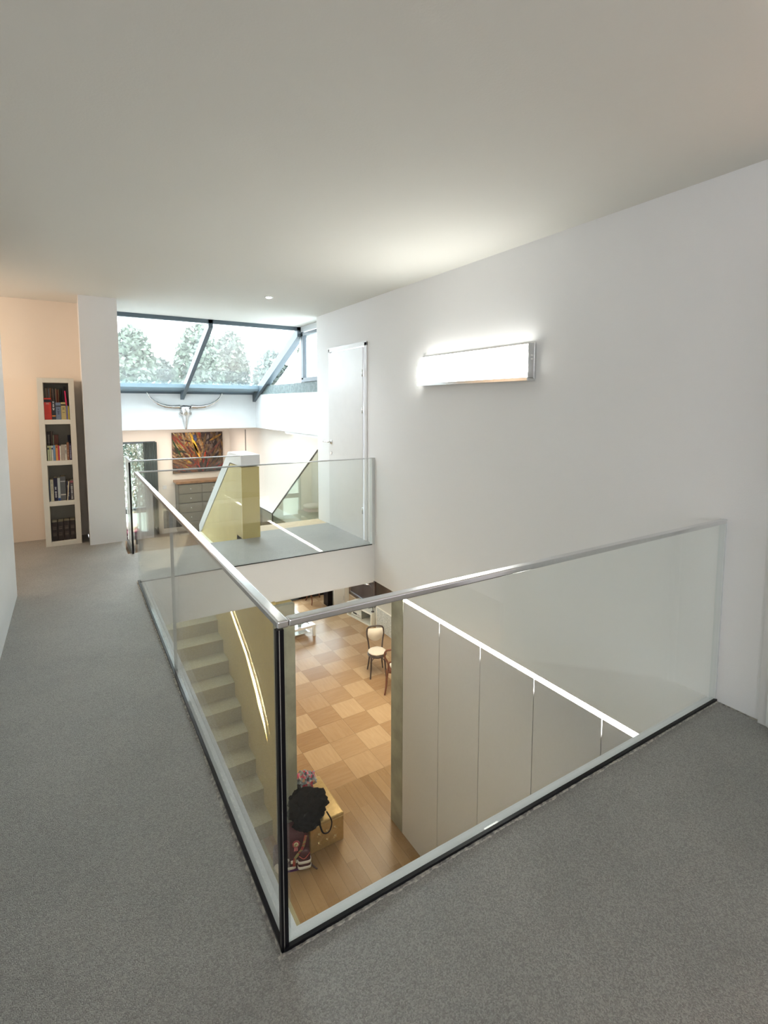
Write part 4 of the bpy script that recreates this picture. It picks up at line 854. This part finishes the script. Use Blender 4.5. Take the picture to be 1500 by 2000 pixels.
# ------------------------------------------------------------------ outside: garden, trees, hedge
b = BM(); box(b, -60, 1.9, 10.6, 120, ML-.4, ML-.1); box(b, 1.9, 90, 24, 120, ML-.4, ML-.1); box(b, 1.9, 90, 9.25, 24, LL-.3, LL-.1); b2 = struct('ground', b, mat('frosted_lawn', (.20, .24, .19), .95, noise=(.6, (.28, .31, .27), 1.5)), 'pale frosted garden lawn outside', 'ground')
FOL = [mat('leaf_a', (.09, .12, .085), .8, noise=(2, (.14, .17, .13), 1)), mat('leaf_b', (.15, .17, .14), .8, noise=(2, (.12, .14, .12), 1)), mat('leaf_c', (.13, .15, .11), .8, noise=(2, (.08, .10, .08), 1))]
BARK = mat('bark', (.09, .075, .06), .9, noise=(8, (.13, .11, .09), 1.5), bump=(20, 1))
def crown(bm, c, R_, n_, ls, cone=0.0):
    for i in range(n_):
        while True:
            u = Vector((rnd.uniform(-1, 1), rnd.uniform(-1, 1), rnd.uniform(-1, 1)))
            if u.length < 1 and u.length > .25: break
        k = 1-cone*(u.z+1)/2; p_ = Vector((c[0]+u.x*R_[0]*k, c[1]+u.y*R_[1]*k, c[2]+u.z*R_[2]))
        a_ = Vector((rnd.gauss(0, 1), rnd.gauss(0, 1), rnd.gauss(0, 1))).normalized()*ls; c2 = a_.cross(Vector((rnd.gauss(0, 1), rnd.gauss(0, 1), rnd.gauss(0, 1)))).normalized()*ls*.55
        bm.faces.new([bm.verts.new(p_+a_), bm.verts.new(p_+c2), bm.verts.new(p_-a_), bm.verts.new(p_-c2)])
def tree(x, y, h_, R_, label, leaf, n_=3200, ls=.24, cone=.5, group='trees beyond the skylight'):
    t_ = thing('garden_tree', label, 'tree', (x, y, ML-.1), 0, group)
    b_ = BM(); tube(b_, [(0, 0, 0), (.1, 0, h_*.35), (0, .1, h_*.7), (.05, 0, h_*.95)], [.20, .14, .09, .03], 8)
    for k in range(14):
        z = h_*(.25+.05*k); a = k*2.4; L2 = R_*(1-.5*k/14)
        tube(b_, [(0, 0, z), (L2*.5*math.cos(a), L2*.5*math.sin(a), z+L2*.25), (L2*.9*math.cos(a), L2*.9*math.sin(a), z+L2*.55)], [.06, .02], 5)
    obj('trunk', b_, BARK, t_)
    b_ = BM(); crown(b_, (0, 0, h_*.58), (R_, R_, h_*.42), n_, ls, cone); obj('foliage', b_, leaf, t_)
for (x, y, h_, R_, lb, k) in [
    (3.6, 40, 8.3, 2.2, 'leafy garden tree at the far left behind the skylight', 0), (6.0, 44, 6.4, 2.0, 'lower garden tree right of the leftmost one', 1),
    (8.3, 41, 8.9, 2.6, 'tall broad garden tree behind the middle skylight rafter', 0), (11.8, 45, 9.2, 2.3, 'second tall garden tree right of the middle rafter', 2),
    (13.8, 40, 7.2, 2.2, 'thin garden tree in the right skylight pane', 1), (16.5, 38, 8.5, 2.0, 'garden tree seen past the raking right frame', 2), (20.5, 40, 6.6, 2.2, 'garden tree seen through the triangular window', 1)]:
    tree(x, y, h_, R_*.78, lb, FOL[k], cone=.15)
b = BM(); 
for i in range(6500):
    p_ = Vector((rnd.uniform(0, 24), rnd.uniform(24, 25.4), rnd.uniform(-1.3, 2.35+.15*math.sin(i)))); a_ = Vector((rnd.gauss(0, 1), rnd.gauss(0, 1), rnd.gauss(0, 1))).normalized()*.17; c2 = a_.cross(Vector((0, .4, 1))).normalized()*.10
    b.faces.new([b.verts.new(p_+a_), b.verts.new(p_+c2), b.verts.new(p_-a_), b.verts.new(p_-c2)])
tag(obj('garden_hedge', b, mat('hedge_leaf', (.07, .11, .085), .8, noise=(1.5, (.11, .15, .12), 1))), 'long grey green hedge low in the skylight view', 'hedge')
b = BM()
for i in range(4200):
    u = Vector((rnd.gauss(0, .42), rnd.gauss(0, .35), rnd.uniform(-1.3, 1.4))); p_ = Vector((1.25+u.x, 13.6+u.y, u.z)); ls = rnd.uniform(.02, .05)
    a_ = Vector((rnd.gauss(0, .5), rnd.gauss(0, .5), rnd.gauss(0, 1))).normalized()*ls*1.6; c2 = a_.cross(Vector((rnd.gauss(0, 1), rnd.gauss(0, 1), .2))).normalized()*ls*.5
    b.faces.new([b.verts.new(p_+a_), b.verts.new(p_+c2), b.verts.new(p_-a_), b.verts.new(p_-c2)])
t = thing('garden_shrub', 'dense grey green shrub outside the garden door', 'shrub', (1.25, 13.6, ML-.1))
o = obj('foliage', b, mat('shrub_leaf', (.13, .12, .085), .8, noise=(9, (.05, .055, .035), 2.2))); local(o, t)
b = BM()
for k in range(6): tube(b, [(.0, 0, 0), (.1*math.cos(k), .1*math.sin(k), 1.0), (.35*math.cos(k*1.1), .3*math.sin(k*1.1), 2.2)], [.03, .008], 6)
obj('stem', b, BARK, t)
